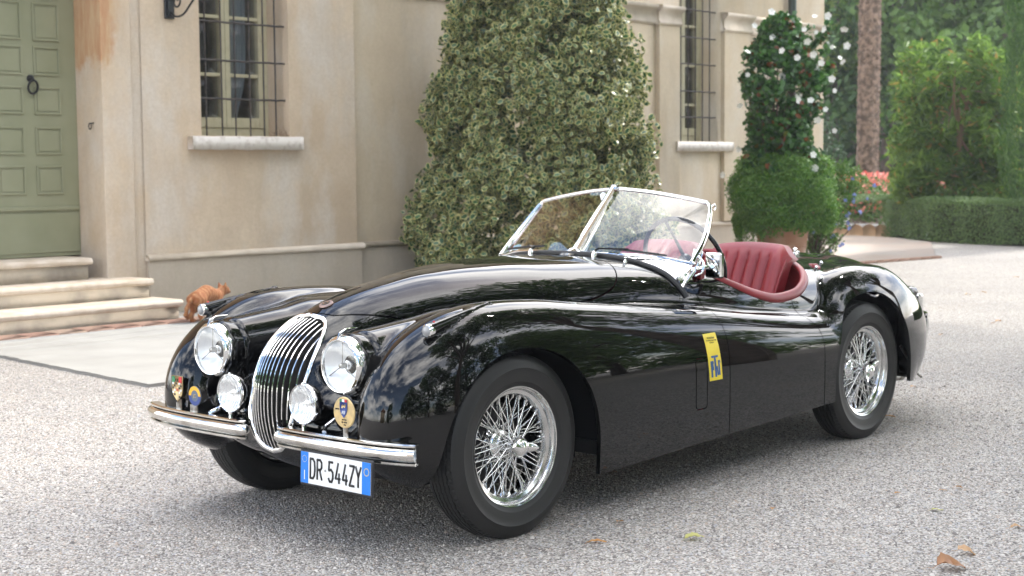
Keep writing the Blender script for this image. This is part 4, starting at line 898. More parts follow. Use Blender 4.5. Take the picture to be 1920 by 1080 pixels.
# ------------------------------------------------------------------ seats
def seat(s):
    e = empty('seat', (0, 0, 0)); e.parent = car
    y0, y1 = (.03, .50) if s > 0 else (-.50, -.03)
    nu, nv = 61, 22; V = []
    for j in range(nv):
        v = j/(nv-1)
        for i in range(nu):
            u_ = i/(nu-1); y = y0+(y1-y0)*u_; oy = u_ if s > 0 else 1-u_        # oy=1 at the outer side
            cu = abs(2*u_-1); top = .972-.020*cu**2-.055*max(0, cu-.72)**2/.078
            z = .56+(top-.56)*v; x = -2.045-.13*v-.05*v*v+.055*cu**3
            pl_ = abs(math.sin(u_*math.pi*7.5)); inside_ = 1 if (.10 < u_ < .90 and v < .90) else .0
            x += .017*(pl_**.4)*inside_+(.010 if not inside_ else 0)
            x -= .05*max(0, (v-.9)/.1)**2.5+.03*max(0, (cu-.9)/.1)**2
            V.append((x, y, z))
    F = [(j*nu+i, j*nu+i+1, (j+1)*nu+i+1, (j+1)*nu+i) for j in range(nv-1) for i in range(nu-1)]
    k0 = len(V); V2 = [(v_[0]-(.10 if True else 0)*(1-.35*(v_[2]-.56)/.42), y0+(y1-y0)*.5+(v_[1]-(y0+y1)/2)*.95, v_[2]-.006) for v_ in V]; V += V2
    F += [(f[3]+k0, f[2]+k0, f[1]+k0, f[0]+k0) for f in F]
    bd = [j*nu for j in range(nv)]; bd2 = [j*nu+nu-1 for j in range(nv)]; bt_ = [(nv-1)*nu+i for i in range(nu)]
    for L_ in (bd[::-1], bd2, bt_[::-1]): F += [(L_[i], L_[i+1], L_[i+1]+k0, L_[i]+k0) for i in range(len(L_)-1)]
    b = MB(); b.add(V, F); b.build('backrest', M_leather, e, sharp=75)
    b = MB(); b.box(-2.08, -1.56, y0+.01, y1-.01, .38, .56, .05); b.build('seat_cushion', M_leather, e, sharp=180)
    b = MB(); q = crom([(-2.045+.03, y1 if s > 0 else y0, .60), (-2.12+.02, y1 if s > 0 else y0, .78), (-2.185, (y1-.005) if s > 0 else y0+.005, .90)], 6); b.tube(q, .005, 6); b.build('piping', M_leather, e)
for s in (1, -1): seat(s)
# dashboard, cowl roll, steering wheel
b = MB(); b.tube(crom([(-1.40, -.56, .87), (-1.36, -.3, .905), (-1.34, 0, .912), (-1.36, .3, .905), (-1.40, .56, .87)], 8), .028, 12, flat=.7); b.build('dash_roll', M_leather, car)
b = MB(); b.prism([(-.55, .86), (-.3, .895), (0, .905), (.3, .895), (.55, .86), (.55, .68), (-.55, .68)], -1.385, -1.37, 'yz'); b.build('dashboard', M_leather, car, smooth=False)
sw = empty('steering_wheel', (0, 0, 0)); sw.parent = car; sw.matrix_local = frame((-1.545, .36, .915), (0, -1, 0), (.37, 0, .93))
b = MB(); t = np.linspace(0, 2*np.pi, 64, endpoint=False); b.tube(np.stack([.212*np.cos(t), .212*np.sin(t), 0*t], -1), .0105, 12, closed=True); b.build('rim', M_black, sw)
for a in (R_(75), R_(195), R_(-45), R_(-90+25)):
    b = MB(); b.tube([(.03*math.cos(a), .03*math.sin(a), .012), (.12*math.cos(a), .12*math.sin(a), .008), (.208*math.cos(a), .208*math.sin(a), 0)], [.012, .008, .010], 8, flat=.5); b.build('spoke', M_black, sw)
b = MB(); b.lathe([(0, .03), (.025, .028), (.032, .02), (.034, 0), (.02, -.02), (.018, -.30)], 'z', 24); b.build('hub', M_black, sw)
# ------------------------------------------------------------------ windscreen
ws = empty('windscreen', (0, 0, 0)); ws.parent = car
for s in (1, -1):
    Y = lambda p: np.array(p)*[1, s, 1]
    cb, ct = Y((-1.195, .006, .958)), Y((-1.502, .006, 1.243)); ot, ob = Y((-1.548, .487, 1.172)), Y((-1.33, .553, .925))
    top = crom([ct, Y((-1.518, .17, 1.229)), Y((-1.534, .34, 1.206)), Y((-1.546, .462, 1.185)), Y((-1.549, .485, 1.178)), Y((-1.546, .496, 1.164))], 6)
    sidep = crom([Y((-1.546, .496, 1.164)), Y((-1.515, .515, 1.12)), Y((-1.43, .545, 1.02)), ob], 6); bot = crom([ob, Y((-1.27, .40, .952)), Y((-1.22, .2, .960)), cb], 6)
    poly = np.concatenate([top[:-1], sidep[:-1], bot]); c = poly.mean(0); k = len(poly)
    b = MB(); b.add(np.concatenate([poly, [c]]), [(i, (i+1) % k, k) for i in range(k)]); b.build('pane', M_glass, ws, sharp=180)
    b = MB(); b.tube(top, .0095, 10, flat=.8); b.tube(sidep, np.linspace(.011, .019, len(sidep)), 10, flat=.8); b.build('frame_rail', M_chrome, ws)
    b = MB(); b.tube(bot, .007, 8); b.build('bottom_rail', M_chrome, ws)
    # outer foot bracket: a flat wedge down to the body
    foot = hit([Y((-1.235, .75, .835))], Y((0, -1, 0)), 1.)[0]
    A = [Y((-1.37, .548, .985)), Y((-1.335, .560, .925)), Y((-1.28, .562, .895)), foot+Y((.035, -.004, .035)), foot+Y((.0, .004, 0)), foot+Y((-.05, .006, .025)), Y((-1.36, .572, .915)), Y((-1.40, .562, .975))]
    A = np.array(A); B = A+Y((0, -.016, .002)); n_ = len(A); b = MB(); b.add(np.concatenate([A, B]), [tuple(range(n_)), tuple(range(2*n_-1, n_-1, -1))]+[(i, (i+1) % n_, n_+(i+1) % n_, n_+i) for i in range(n_)]); b.build('foot_bracket', M_chrome, ws, smooth=False)
    b = MB(); b.tube([Y((-1.55, .50, 1.165)), Y((-1.565, .508, 1.175)), Y((-1.572, .510, 1.160)), Y((-1.562, .508, 1.148))], .0045, 8); b.build('hook', M_chrome, ws)
    # rubber seal following the scuttle
    pts = []
    for y_, x_ in ((0.0, -1.17), (.15, -1.165), (.30, -1.17), (.42, -1.185), (.50, -1.20), (.55, -1.205), (.585, -1.21), (.605, -1.215)):
        pts.append(hit([Y((x_, y_, 1.1))], (0, 0, -1))[0]+[0, 0, .006])
    b = MB(); b.tube(crom(pts, 6), .0115, 10); b.build('seal', M_rubber, ws)
    # filler between seal and pane
    bot2 = bot[::-1]; pp = crom(pts, 6); qi = np.linspace(0, len(pp)-1-6, len(bot2)).round().astype(int); Q = np.concatenate([bot2, pp[qi]]); k = len(bot2)
    b = MB(); b.add(Q, [(i, i+1, k+i+1, k+i) for i in range(k-1)]); b.build('scuttle_trim', M_chrome, ws)
    # wiper
    wy = .30 if s > 0 else .33
    wp = empty('wiper', (0, 0, 0)); wp.parent = car
    p0 = hit([Y((-1.13, wy-.13, 1.1))], (0, 0, -1))[0]; b = MB(); b.lathe([(.013, 0), (.013, .012), (.009, .022), (.004, .026)], 'z', 14, o=tuple(p0)); b.build('spindle', M_chrome, wp)
    p1 = p0+[0, 0, .022]; a1 = Y((-1.235, wy-.02, .985)); a2 = Y((-1.262, wy+.08, .972))
    b = MB(); b.tube([p1, p1+[-.03, 0, .012], a1], [.006, .005, .003], 8, flat=.6); b.build('arm', M_black, wp)
    b = MB(); b.tube([Y((-1.228, wy-.13, .984)), Y((-1.24, wy-.02, .978)), Y((-1.268, wy+.09, .966)), Y((-1.285, wy+.15, .958))], .005, 6, flat=.5); b.build('blade', M_rubber, wp)
    p0 = hit([Y((-1.12, wy+.05, 1.1))], (0, 0, -1))[0]; b = MB(); b.lathe([(.008, 0), (.009, .006), (.006, .012), (.006, .020), (.008, .024), (0, .027)], 'z', 12, o=tuple(p0)); b.build('washer_jet', M_chrome, car)
b = MB(); A = np.array([(-1.502, 0, 1.262), (-1.487, 0, 1.255), (-1.30, 0, 1.07), (-1.215, 0, .985), (-1.13, 0, .950), (-1.22, 0, .950), (-1.36, 0, 1.095)])
W_ = np.array([.013, .017, .018, .022, .045, .045, .013]); k = len(A); b.add(np.concatenate([A+np.c_[0*W_, W_, 0*W_], A-np.c_[0*W_, W_, 0*W_]]), [tuple(range(k)), tuple(range(2*k-1, k-1, -1))]+[(i, (i+1) % k, k+(i+1) % k, k+i) for i in range(k)])
b.build('centre_post', M_chrome, ws, smooth=False)
b = MB(); b.box(-1.512, -1.486, -.014, .014, 1.236, 1.262, .003); b.build('post_cap', M_chrome, ws)
# stickers on the far pane
def pane_pt(u_, v_):  # far pane bilinear
    cb, ct, ot, ob = map(np.array, ((-1.195, -.006, .958), (-1.502, -.006, 1.243), (-1.548, -.487, 1.172), (-1.33, -.553, .925)))
    return (1-u_)*((1-v_)*cb+v_*ct)+u_*((1-v_)*ob+v_*ot)+np.array([.004, 0, .003])
def pane_patch(name, pts, m_): b = MB(); b.add([pane_pt(*p) for p in pts], [tuple(range(len(pts)))]); b.build(name, m_, ws, smooth=False)
pane_patch('sticker', [(.05, .80), (.10, .86), (.15, .93), (.13, .97), (.07, .93), (.03, .84)], M_white)
for i in range(7):
    u0, v0 = .055+.012*(i % 3), .83+.018*i; pane_patch('sticker_check', [(u0, v0), (u0+.012, v0+.004), (u0+.012, v0+.022), (u0, v0+.018)], (M_redp, M_ink, M_orange)[i % 3])
pane_patch('round_sticker', [(.86+.06*math.cos(t), .13+.055*math.sin(t)) for t in np.linspace(0, 2*np.pi, 14, endpoint=False)], print_mat('pale_blue_print', (.45, .65, .78)))
# wing mirror
mr = empty('mirror', (0, 0, 0)); mr.parent = car
b = MB(); b.box(-.014, .014, -.046, .046, -.055, .055, .007); b.xf(frame((-1.395, .625, .917), (.97, -.10, 0), (.10, .97, 0))); b.build('mirror_head', M_chrome, mr)
b = MB(); b.tube(crom([(-1.33, .555, .90), (-1.34, .585, .905), (-1.37, .61, .912)], 5), .009, 10); b.tube(crom([(-1.36, .565, .955), (-1.345, .60, .93), (-1.33, .605, .89), (-1.32, .575, .872)], 5), .005, 8); b.build('mirror_arm', M_chrome, mr)
# small studs on the rear deck
for x, y in ((-2.78, .20), (-2.60, .44), (-2.45, .50), (-2.36, .585), (-2.78, -.2), (-2.60, -.44)):
    p = hit([(x, y, 1.1)], (0, 0, -1))[0]; g_ = nrm(gradF(body_F, p[None]))[0]; b = MB(); b.lathe([(.007, 0), (.007, .006), (.009, .010), (.005, .016), (0, .017)], 'z', 12); b.xf(frame(p, np.cross((0, 1, 0), g_), (0, 1, 0)) if False else Matrix.Translation(Vector(p))@Vector(g_).to_track_quat('Z', 'Y').to_matrix().to_4x4()); b.build('stud', M_chrome, car)
p = hit([(-2.72, .22, 1.1)], (0, 0, -1))[0]; b = MB(); b.lathe([(.02, 0), (.02, .004), (.008, .008), (.008, .018), (.015, .026), (0, .034)], 'z', 16, o=tuple(p)); b.build('aerial_base', M_chrome, car)
# exhaust bracket seen behind the rear wheel
b = MB(); b.tube([(-3.1, .45, .22), (-3.45, .45, .19)], .02, 12); b.tube([(-3.30, .52, .38), (-3.42, .56, .22), (-3.46, .56, .20)], .008, 8); b.build('exhaust', M_steel, car)
# ================================================================== PLANTS
def leaf_mat(name, c1, c2, rim=None, trans=.35, rough=.45, dead=None, spec=.5):
    """leaf colour varies by the 'rnd' attribute; 'rim' attribute marks the margin of the leaf"""
    m = bpy.data.materials.new(name); m.use_nodes = True; t = m.node_tree; b = t.nodes['Principled BSDF']; o = [n for n in t.nodes if n.type == 'OUTPUT_MATERIAL'][0]
    a = N(t, 'ShaderNodeAttribute', attribute_name='rnd').outputs['Fac']
    c = ramp(t, a, [(0, c1), (.9, c2)]+([(.94, c2), (.96, dead)] if dead else []))
    if rim:
        ra = N(t, 'ShaderNodeAttribute', attribute_name='rim').outputs['Fac']
        c = mixc(t, ramp(t, ra, [(.70, (0, 0, 0)), (.82, (1, 1, 1))]), c, rim)
    t.links.new(c, b.inputs['Base Color']); b.inputs['Roughness'].default_value = rough; b.inputs['Specular IOR Level'].default_value = spec
    tl = N(t, 'ShaderNodeBsdfTranslucent'); t.links.new(mixc(t, .5, c, (.30, .42, .05), 'ADD') if False else c, tl.inputs[0]); x = N(t, 'ShaderNodeMixShader'); x.inputs[0].default_value = trans
    t.links.new(b.outputs[0], x.inputs[1]); t.links.new(tl.outputs[0], x.inputs[2]); t.links.new(x.outputs[0], o.inputs[0])
    return m
LEAF4 = (np.array([(0, 0, 0, 1), (.28, .5, .06, 1), (0, 1, -.04, 1), (-.28, .5, .06, 1)]), np.array([(0, 1, 2), (0, 2, 3)]))
LEAF7 = (np.array([(0, 0, 0, 1), (.27, .25, .05, 1), (.30, .62, .06, 1), (0, 1, -.10, 1), (-.30, .62, .06, 1), (-.27, .25, .05, 1), (0, .30, -.02, 0), (0, .68, -.02, 0)]),
         np.array([(0, 1, 6), (1, 2, 7), (1, 7, 6), (2, 3, 7), (3, 4, 7), (4, 5, 6), (4, 6, 7), (5, 0, 6)]))
LEAFL = (np.array([(0, 0, 0, 1), (.11, .4, .03, 1), (0, 1, -.22, 1), (-.11, .4, .03, 1)]), np.array([(0, 1, 2), (0, 2, 3)]))
def leaf_cloud(name, P, Nr, size, tmpl, m, parent=None, tilt=.7, droop=0, rndv=None, **kw):
    T, F = tmpl; n = len(P); k = len(T); Z = nrm(Nr+rng.normal(0, tilt, (n, 3)))           # leaf face normal
    A = nrm(np.cross(rng.normal(0, 1, (n, 3))+[0, 0, droop], Z)); Yd = np.cross(Z, A)
    if droop: Yd = nrm(Yd+[0, 0, -droop]); A = nrm(np.cross(Yd, Z)); Z = np.cross(A, Yd)
    s = np.broadcast_to(size, (n,))[:, None, None]
    V = P[:, None]+s*(T[None, :, :1]*A[:, None]+(T[None, :, 1:2]-.3)*Yd[:, None]+T[None, :, 2:3]*Z[:, None])
    me = build_mesh(name, V.reshape(-1, 3), (F[None]+k*np.arange(n)[:, None, None]).reshape(-1, F.shape[1]), m, smooth=False)
    if len(me.vertices) == n*k:
        r = rng.random(n) if rndv is None else rndv
        a = me.attributes.new('rnd', 'FLOAT', 'POINT'); a.data.foreach_set('value', np.repeat(r, k).astype(np.float32))
        if tmpl is LEAF7: a = me.attributes.new('rim', 'FLOAT', 'POINT'); a.data.foreach_set('value', np.tile(T[:, 3], n).astype(np.float32))
    return link(name, me, parent, **kw)
def lobes_pts(C, Rr, n, inner=.25, flat=1.):
    """points near the outsides of many overlapping lobes, pointing outwards; C (k,3), Rr (k,)"""
    w_ = Rr**2/np.sum(Rr**2); i = rng.choice(len(C), n, p=w_); d = nrm(rng.normal(0, 1, (n, 3))); r = Rr[i]*(1-inner*rng.random(n)**1.6)
    P = C[i]+d*r[:, None]*[1, 1, flat]; return P, d
def limbs(b, base, tips, r0, mid=.5):
    for tp_ in tips:
        base_ = np.array(base, float); tp_ = np.array(tp_, float); m_ = base_+(tp_-base_)*mid+rng.normal(0, .06*np.linalg.norm(tp_-base_), 3)*[1, 1, .3]
        b.tube(crom([base_, m_, tp_], 5), np.linspace(r0, r0*.25, 11), 6)
M_bark = mat('bark', (.14, .105, .08), .95, noise=(9, (.06, .045, .035), .4, .7), bump=(30, .8, .02))
M_bark2 = mat('grey_bark', (.20, .16, .13), .95, noise=(6, (.09, .07, .06), .4, .7), bump=(20, .8, .02))
# --- variegated holly
M_holly = leaf_mat('holly_leaf', (.016, .062, .022), (.05, .125, .045), rim=(.74, .68, .30), trans=.2, rough=.30, dead=None)
holly = empty('holly_tree', (-8.38, -6.40, 0), label='tall bushy variegated holly with cream edged leaves against the villa wall', cat='holly tree')
rz_ = pchip([0, .3, .6, 1.0, 1.4, 1.9, 2.4, 3.0, 3.6, 4.3, 4.8], [1.2, 1.36, 1.40, 1.32, 1.18, 1.20, 1.10, .94, .80, .58, .3])
Cc, Rc = [], []
for q in range(980):
    z = rng.uniform(.12, 4.6); a = rng.uniform(-1.6, 3.1) if q < 800 else rng.uniform(0, 6.283); r = float(rz_(z))*(1 if q < 620 else .72); rr_ = rng.uniform(.13, .26) if q < 620 else .28; r *= 1+.075*math.sin(a*5+z*2.3)*math.sin(z*3.7-a*2)
    skirt = .16*max(0, 1-z/1.3)*math.cos(a-.1) if z < 1.3 else 0
    Cc.append(((r-rr_*.8+skirt)*math.cos(a)*1.0, (r-rr_*.8)*math.sin(a), z)); Rc.append(rr_)
Cc, Rc = np.array(Cc), np.array(Rc)
P, D = lobes_pts(Cc, Rc, 96000, .55); D = nrm(D+nrm(P*[1, 1, 0]+[0, 0, .2])*.8); keep = (P[:, 1] > -1.22) & ((P*[1, 1, 0])@np.array([.757, .653, 0]) > -.62); P, D = P[keep], D[keep]
rr0 = np.hypot(P[:, 0], P[:, 1])/rz_(P[:, 2]); ng = np.sin(P[:, 0]*5.1+P[:, 2]*3.3)*np.sin(P[:, 1]*4.7-P[:, 2]*4.1)+.6*np.sin(P[:, 0]*11+1)*np.sin(P[:, 2]*9.7)*np.sin(P[:, 1]*10.3); gk = ~((ng > .52) & (rr0 > .62) & (rng.random(len(P)) < .88)); P, D = P[gk], D[gk]
leaf_cloud('crown', P, D, rng.uniform(.045, .098, len(P)), LEAF7, M_holly, holly, tilt=1.0)
sel = rng.random(len(P)) < .022; leaf_cloud('pale_leaves', P[sel]+D[sel]*.02, D[sel], rng.uniform(.04, .06, sel.sum()), LEAF4, leaf_mat('pale_leaf', (.50, .44, .18), (.55, .50, .25), trans=.3), holly)
b = MB(); b.tube([(0, 0, 0), (.03, 0, 1.2), (-.03, .02, 2.6), (0, 0, 4.2)], [.09, .075, .05, .015], 10)
limbs(b, (0, 0, .3), [(rng.uniform(-.6, .6), rng.uniform(-.6, .6), rng.uniform(.8, 2)) for _ in range(16)], .022); limbs(b, (0, 0, 1.6), [(rng.uniform(-.6, .6), rng.uniform(-.6, .6), rng.uniform(2, 4)) for _ in range(16)], .018)
b.build('trunk', mat('holly_bark', (.12, .11, .05), .9), holly)
# --- terracotta pot and what grows in it
POT = np.array([-12.85, -6.12, .045])
M_terra = mat('terracotta', (.40, .20, .12), .85, noise=(6, (.48, .32, .23), .4, .7), bump=(40, .3, .004))
pot = empty('terracotta_pot', tuple(POT), label='large banded terracotta pot under the trailing green plant', cat='plant pot')
b = MB(); b.lathe([(0, 0), (.25, 0), (.265, .02), (.30, .22), (.305, .235), (.315, .24), (.315, .262), (.308, .27), (.345, .50), (.352, .515), (.365, .52), (.368, .56), (.36, .575), (.395, .66), (.42, .67), (.43, .69), (.43, .75), (.41, .765), (.385, .76), (.37, .70), (0, .68)], 'z', 64); b.build('body', M_terra, pot, sharp=40)
b = MB(); b.lathe([(0, .70), (.37, .695)], 'z', 32); b.build('soil', mat('soil', (.05, .035, .025), .95), pot)
trail = empty('trailing_plant', tuple(POT+[0, 0, .7]), label='mound of fine leaved trailing greenery spilling over the terracotta pot', cat='trailing plant')
M_fine = leaf_mat('fine_leaf', (.06, .17, .022), (.17, .32, .05), trans=.35, rough=.5)
Cc, Rc = [], []
for q in range(460):
    a = rng.uniform(0, 6.283) if q < 240 else rng.normal(.71, .8); v = rng.random()**(1 if q < 240 else .7); z = -.20+.84*v; r = .66*(1+.07*math.sin(a*4+v*5)+.06*math.sin(a*9-v*7))*(1-.30*max(0, v-.6)/.4)*(.86+.14*math.sin(v*3.0)); rr_ = rng.uniform(.09, .16); Cc.append(((r-rr_*.4)*math.cos(a), (r-rr_*.4)*math.sin(a), z)); Rc.append(rr_)
for q in range(80): a = rng.uniform(0, 6.283); r = rng.uniform(0, .55); Cc.append((r*math.cos(a), r*math.sin(a), .52+.1*rng.random())); Rc.append(.16)
for q in range(70):   # hanging tails
    a = rng.uniform(0, 6.283) if q > 26 else math.atan2(CAM_POS[1]-POT[1], CAM_POS[0]-POT[0])-1.2+rng.normal(0, .35); l_ = rng.uniform(.15, .50) if q < 27 else rng.uniform(.05, .25)
    for j in range(6): Cc.append(((.60-.03*j/6)*math.cos(a), (.60-.03*j/6)*math.sin(a), -.10-l_*j/6)); Rc.append(.055*(1-.09*j))
P, D = lobes_pts(np.array(Cc), np.array(Rc), 85000, .45); D = nrm(D+[0, 0, .3]); leaf_cloud('foliage', P, D, rng.uniform(.020, .048, len(P)), LEAF4, M_fine, trail, tilt=.8)
vine = empty('flowering_climber', tuple(POT+[0, 0, .7]), label='tall column of dark glossy climber with white trumpet flowers rising from the pot', cat='climber')
M_vine = leaf_mat('climber_leaf', (.018, .075, .022), (.09, .22, .045), trans=.35, rough=.28, dead=(.22, .07, .02))
Cc, Rc = [], []
for q in range(260):
    z = rng.uniform(.25, 2.42); a = rng.uniform(0, 6.283); wv = .42+.07*math.sin(z*4.2+1)+.05*math.sin(a*3+z*5)+.08*max(0, z-1.3)+.10*math.exp(-((z-.5)/.35)**2); r = wv*(1-.55*max(0, z-1.85)/.6); rr_ = rng.uniform(.08, .16); Cc.append((.06*(z-.5)*.3+(r-rr_*.5)*math.cos(a), -.10*max(0, z-1.3)*.2+(r-rr_*.5)*math.sin(a), z)); Rc.append(rr_)
_rt = np.array([math.sin(YAW), -math.cos(YAW), 0])
for q in range(34): z = rng.uniform(1.5, 2.35); Cc.append(tuple(_rt*rng.uniform(.3, .62)+[0, 0, z])); Rc.append(.07)
Cc, Rc = np.array(Cc), np.array(Rc)
P, D = lobes_pts(Cc, Rc, 11000, .6); leaf_cloud('foliage', P, D, rng.uniform(.055, .105, len(P)), LEAF7, M_vine, vine, tilt=.7, droop=.5)
b = MB()
for q in range(4): a = 1.57*q; b.tube([(.16*math.cos(a), .16*math.sin(a), 0), (.13*math.cos(a), .13*math.sin(a), 2.3)], .010, 6)
limbs(b, (0, 0, .1), [(rng.uniform(-.25, .25), rng.uniform(-.25, .25), rng.uniform(1, 2.3)) for _ in range(14)], .012); b.build('stems', M_bark, vine)
M_petal = mat('white_petal', (.80, .80, .76), .5); M_petal.node_tree.nodes['Principled BSDF'].inputs['Subsurface Weight'].default_value = 0
b = MB()
for q in range(5):
    a = q*1.2566; L_ = [(.0, .0), (.45, .42), (.85, .50), (1.0, .10), (.85, -.34), (.45, -.30)]; b.add([(.058*(u_*math.cos(a)-v_*math.sin(a)), .058*(u_*math.sin(a)+v_*math.cos(a)), .012*u_*u_-.006) for u_, v_ in L_], [tuple(range(6))])
b.lathe([(.012, .0), (.009, -.03), (.004, -.05)], 'z', 8); fl_me = b.mesh('flower', M_petal, smooth=False)
cdir = nrm(np.array([[CAM_POS[0]-POT[0], CAM_POS[1]-POT[1], .2]]))[0]
fl_px = [(1528, 30), (1508, 55), (1415, 48), (1447, 22), (1403, 97), (1466, 95), (1514, 78), (1402, 140), (1525, 102), (1495, 108), (1497, 120), (1560, 88), (1588, 86), (1575, 108), (1580, 116), (1540, 118), (1528, 126), (1467, 143), (1560, 148), (1565, 170), (1410, 178), (1497, 180), (1497, 188), (1520, 188), (1387, 198), (1548, 205), (1533, 225), (1565, 245), (1528, 315), (1525, 290), (1583, 55), (1545, 55), (1355, 328), (1385, 280), (1448, 70), (1530, 60), (1552, 30)]
def px_ray(px, py): d = _f+_r2*((px-960)/FPX)-_u2*((py-540)/FPX); return np.array(d)
for px, py in fl_px:
    d = px_ray(px, py); dist = (np.array(POT[:2])-np.array(CAM_POS[:2])); tt = np.linalg.norm(dist)/np.linalg.norm(d[:2])-.42-rng.uniform(-.10, .08); p = np.array(CAM_POS)+d*tt-(POT+[0, 0, .7])
    z_ = nrm((cdir+rng.normal(0, .45, 3))[None])[0]; o = link('flower', fl_me, vine); o.matrix_local = Matrix.Translation(Vector(p))@Vector(z_).to_track_quat('Z', 'Y').to_matrix().to_4x4()@Matrix.Scale(rng.uniform(.5, .9), 4)
plum = empty('plumbago', (-13.7, -6.15, .045), label='loose bush with pale blue flowers beside the terracotta pot', cat='flowering bush')
M_plum = leaf_mat('plumbago_leaf', (.055, .14, .025), (.14, .25, .05), trans=.4, rough=.5)
d0 = np.array([-13.7, -6.15, .045])
def pxp(px, py, dist): d = px_ray(px, py); return np.array(CAM_POS)+d*(dist/np.linalg.norm(d[:2]))
Cc, Rc = [], []
for px, py, r in ((1555, 315, .13), (1580, 318, .14), (1605, 322, .10), (1540, 345, .15), (1570, 350, .18), (1600, 350, .12), (1545, 385, .18), (1570, 390, .16), (1550, 420, .17), (1530, 440, .14), (1560, 450, .13), (1535, 470, .10), (1560, 475, .07), (1545, 330, .14), (1520, 410, .14), (1622, 335, .07), (1640, 352, .05), (1525, 460, .12), (1580, 420, .08), (1590, 370, .1)):
    for _ in range(3): Cc.append(pxp(px+rng.normal(0, 4), py+rng.normal(0, 4), 20.6+rng.normal(0, .15))-d0); Rc.append(r*.8)
P, D = lobes_pts(np.array(Cc), np.array(Rc), 5200, .7); ok = P[:, 2] > .02; leaf_cloud('foliage', P[ok], D[ok], rng.uniform(.03, .06, ok.sum()), LEAF4, M_plum, plum, tilt=.8)
b = MB(); limbs(b, (.05, 0, 0), [c_ for c_ in Cc[::3]], .012); b.build('stems', M_bark, plum)
b = MB()
for q in range(9):
    c_ = nrm(rng.normal(0, 1, (1, 3)))[0]*.013; z_ = nrm((c_+[0, 0, .02])[None])[0]; a1 = nrm(np.cross(z_, [1, .2, .1])[None])[0]; a2 = np.cross(z_, a1); V = [c_+.016*(math.cos(t_)*a1+math.sin(t_)*a2)*(1 if i % 2 else .55) for i, t_ in enumerate(np.linspace(0, 2*np.pi, 10, endpoint=False))]; b.add(V, [tuple(range(10))])
bf = b.mesh('blue_flower', mat('blue_petal', (.26, .33, .70), .6), smooth=False)
for px, py in [(1598, 335), (1538, 362), (1640, 348), (1600, 372), (1602, 365), (1585, 375), (1588, 405), (1592, 400), (1613, 398), (1590, 418), (1565, 421), (1560, 445), (1563, 442), (1575, 462), (1580, 458), (1558, 470), (1592, 428), (1525, 435), (1600, 378), (1626, 372), (1458, 352), (1555, 418)]:
    p = pxp(px, py, 20.35)-d0; o = link('blue_flower', bf, plum, loc=tuple(p), rot=tuple(rng.uniform(0, 6, 3))); o.scale = (1.25,)*3
# --- hedge
M_hedge = leaf_mat('hedge_leaf', (.075, .15, .045), (.16, .26, .075), trans=.3, rough=.5)
hp = np.array([(-22.6, -9.6), (-21.15, -9.05), (-19.95, -7.65), (-19.35, -5.7), (-19.1, -3.0), (-19.2, 3.0)])
hg = empty('box_hedge', (-19.8, -6, 0), label='long low clipped green hedge beyond the gravel', cat='hedge')
seg = np.diff(hp, axis=0); sl_ = np.linalg.norm(seg, axis=1); n_ = 90000; i = rng.choice(len(sl_), n_, p=sl_/sl_.sum()); t_ = rng.random(n_); base_ = hp[i]+seg[i]*t_[:, None]; nn_ = np.stack([seg[i][:, 1], -seg[i][:, 0]], 1)/sl_[i][:, None]
u_ = rng.random(n_); front = u_ < .62; hw = .42; H_ = .74
off = np.where(front, hw-rng.random(n_)**2*.12, rng.uniform(-hw, hw, n_)); z = np.where(front, rng.uniform(.02, H_, n_), H_-rng.random(n_)**2*.08)
sgn_ = np.where(((np.array(CAM_POS[:2])-base_)*nn_).sum(1) > 0, 1, -1); P = np.c_[base_+nn_*(off*sgn_-0*hw)[:, None], z]; P[:, :2] -= (nn_*sgn_[:, None])*hw
P += .03*np.sin(P[:, [1, 2, 0]]*9); D = np.where(front[:, None], np.c_[nn_*sgn_[:, None], 0*z+.2], [0, 0, 1.]); fr_ = rng.random(n_) < .95
leaf_cloud('foliage', P-[-19.8, -6, 0], D, rng.uniform(.022, .045, n_), LEAF4, M_hedge, hg, tilt=.55)
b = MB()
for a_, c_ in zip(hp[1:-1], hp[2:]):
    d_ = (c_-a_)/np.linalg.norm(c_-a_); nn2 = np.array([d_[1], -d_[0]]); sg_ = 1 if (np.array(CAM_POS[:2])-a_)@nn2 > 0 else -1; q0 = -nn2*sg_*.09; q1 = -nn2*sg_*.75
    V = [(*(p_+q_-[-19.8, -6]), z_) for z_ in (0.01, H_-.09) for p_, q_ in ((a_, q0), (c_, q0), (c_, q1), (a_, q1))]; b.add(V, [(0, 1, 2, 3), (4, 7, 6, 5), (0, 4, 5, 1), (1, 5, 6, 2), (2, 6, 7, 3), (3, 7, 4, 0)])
b.build('dark_core', mat('hedge_core', (.025, .03, .012), .95), hg, smooth=False)  # solid dark box core filling the hedge behind its leaves
# --- red flower bed, edging
fb = empty('red_flower_bed', (-24, -11, 0), label='bed of red and salmon flowers behind the end of the low hedge', cat='flower bed')
n_ = 2600; Pq = []
for q in range(n_): s_ = rng.random(); x = -22.6-3.4*s_+rng.normal(0, .25); y = -10.9+.1*s_+rng.normal(0, .5); Pq.append((x, y, rng.uniform(.3, 1.12)*(1-.12*s_)))
Pq = np.array(Pq)-[-24, -11, 0]; leaf_cloud('flowers', Pq+[0, 0, .08], np.tile([.4, .4, .8], (n_, 1)), rng.uniform(.07, .13, n_), LEAF4, leaf_mat('red_petals', (.62, .06, .05), (.75, .30, .22), trans=.3), fb, tilt=.6)
leaf_cloud('foliage', np.repeat(Pq, 3, 0)*[1, 1, .9]+rng.normal(0, .06, (3*n_, 3)), np.tile([.3, .3, .8], (3*n_, 1)), rng.uniform(.07, .12, 3*n_), LEAF4, M_plum, fb, tilt=.7)
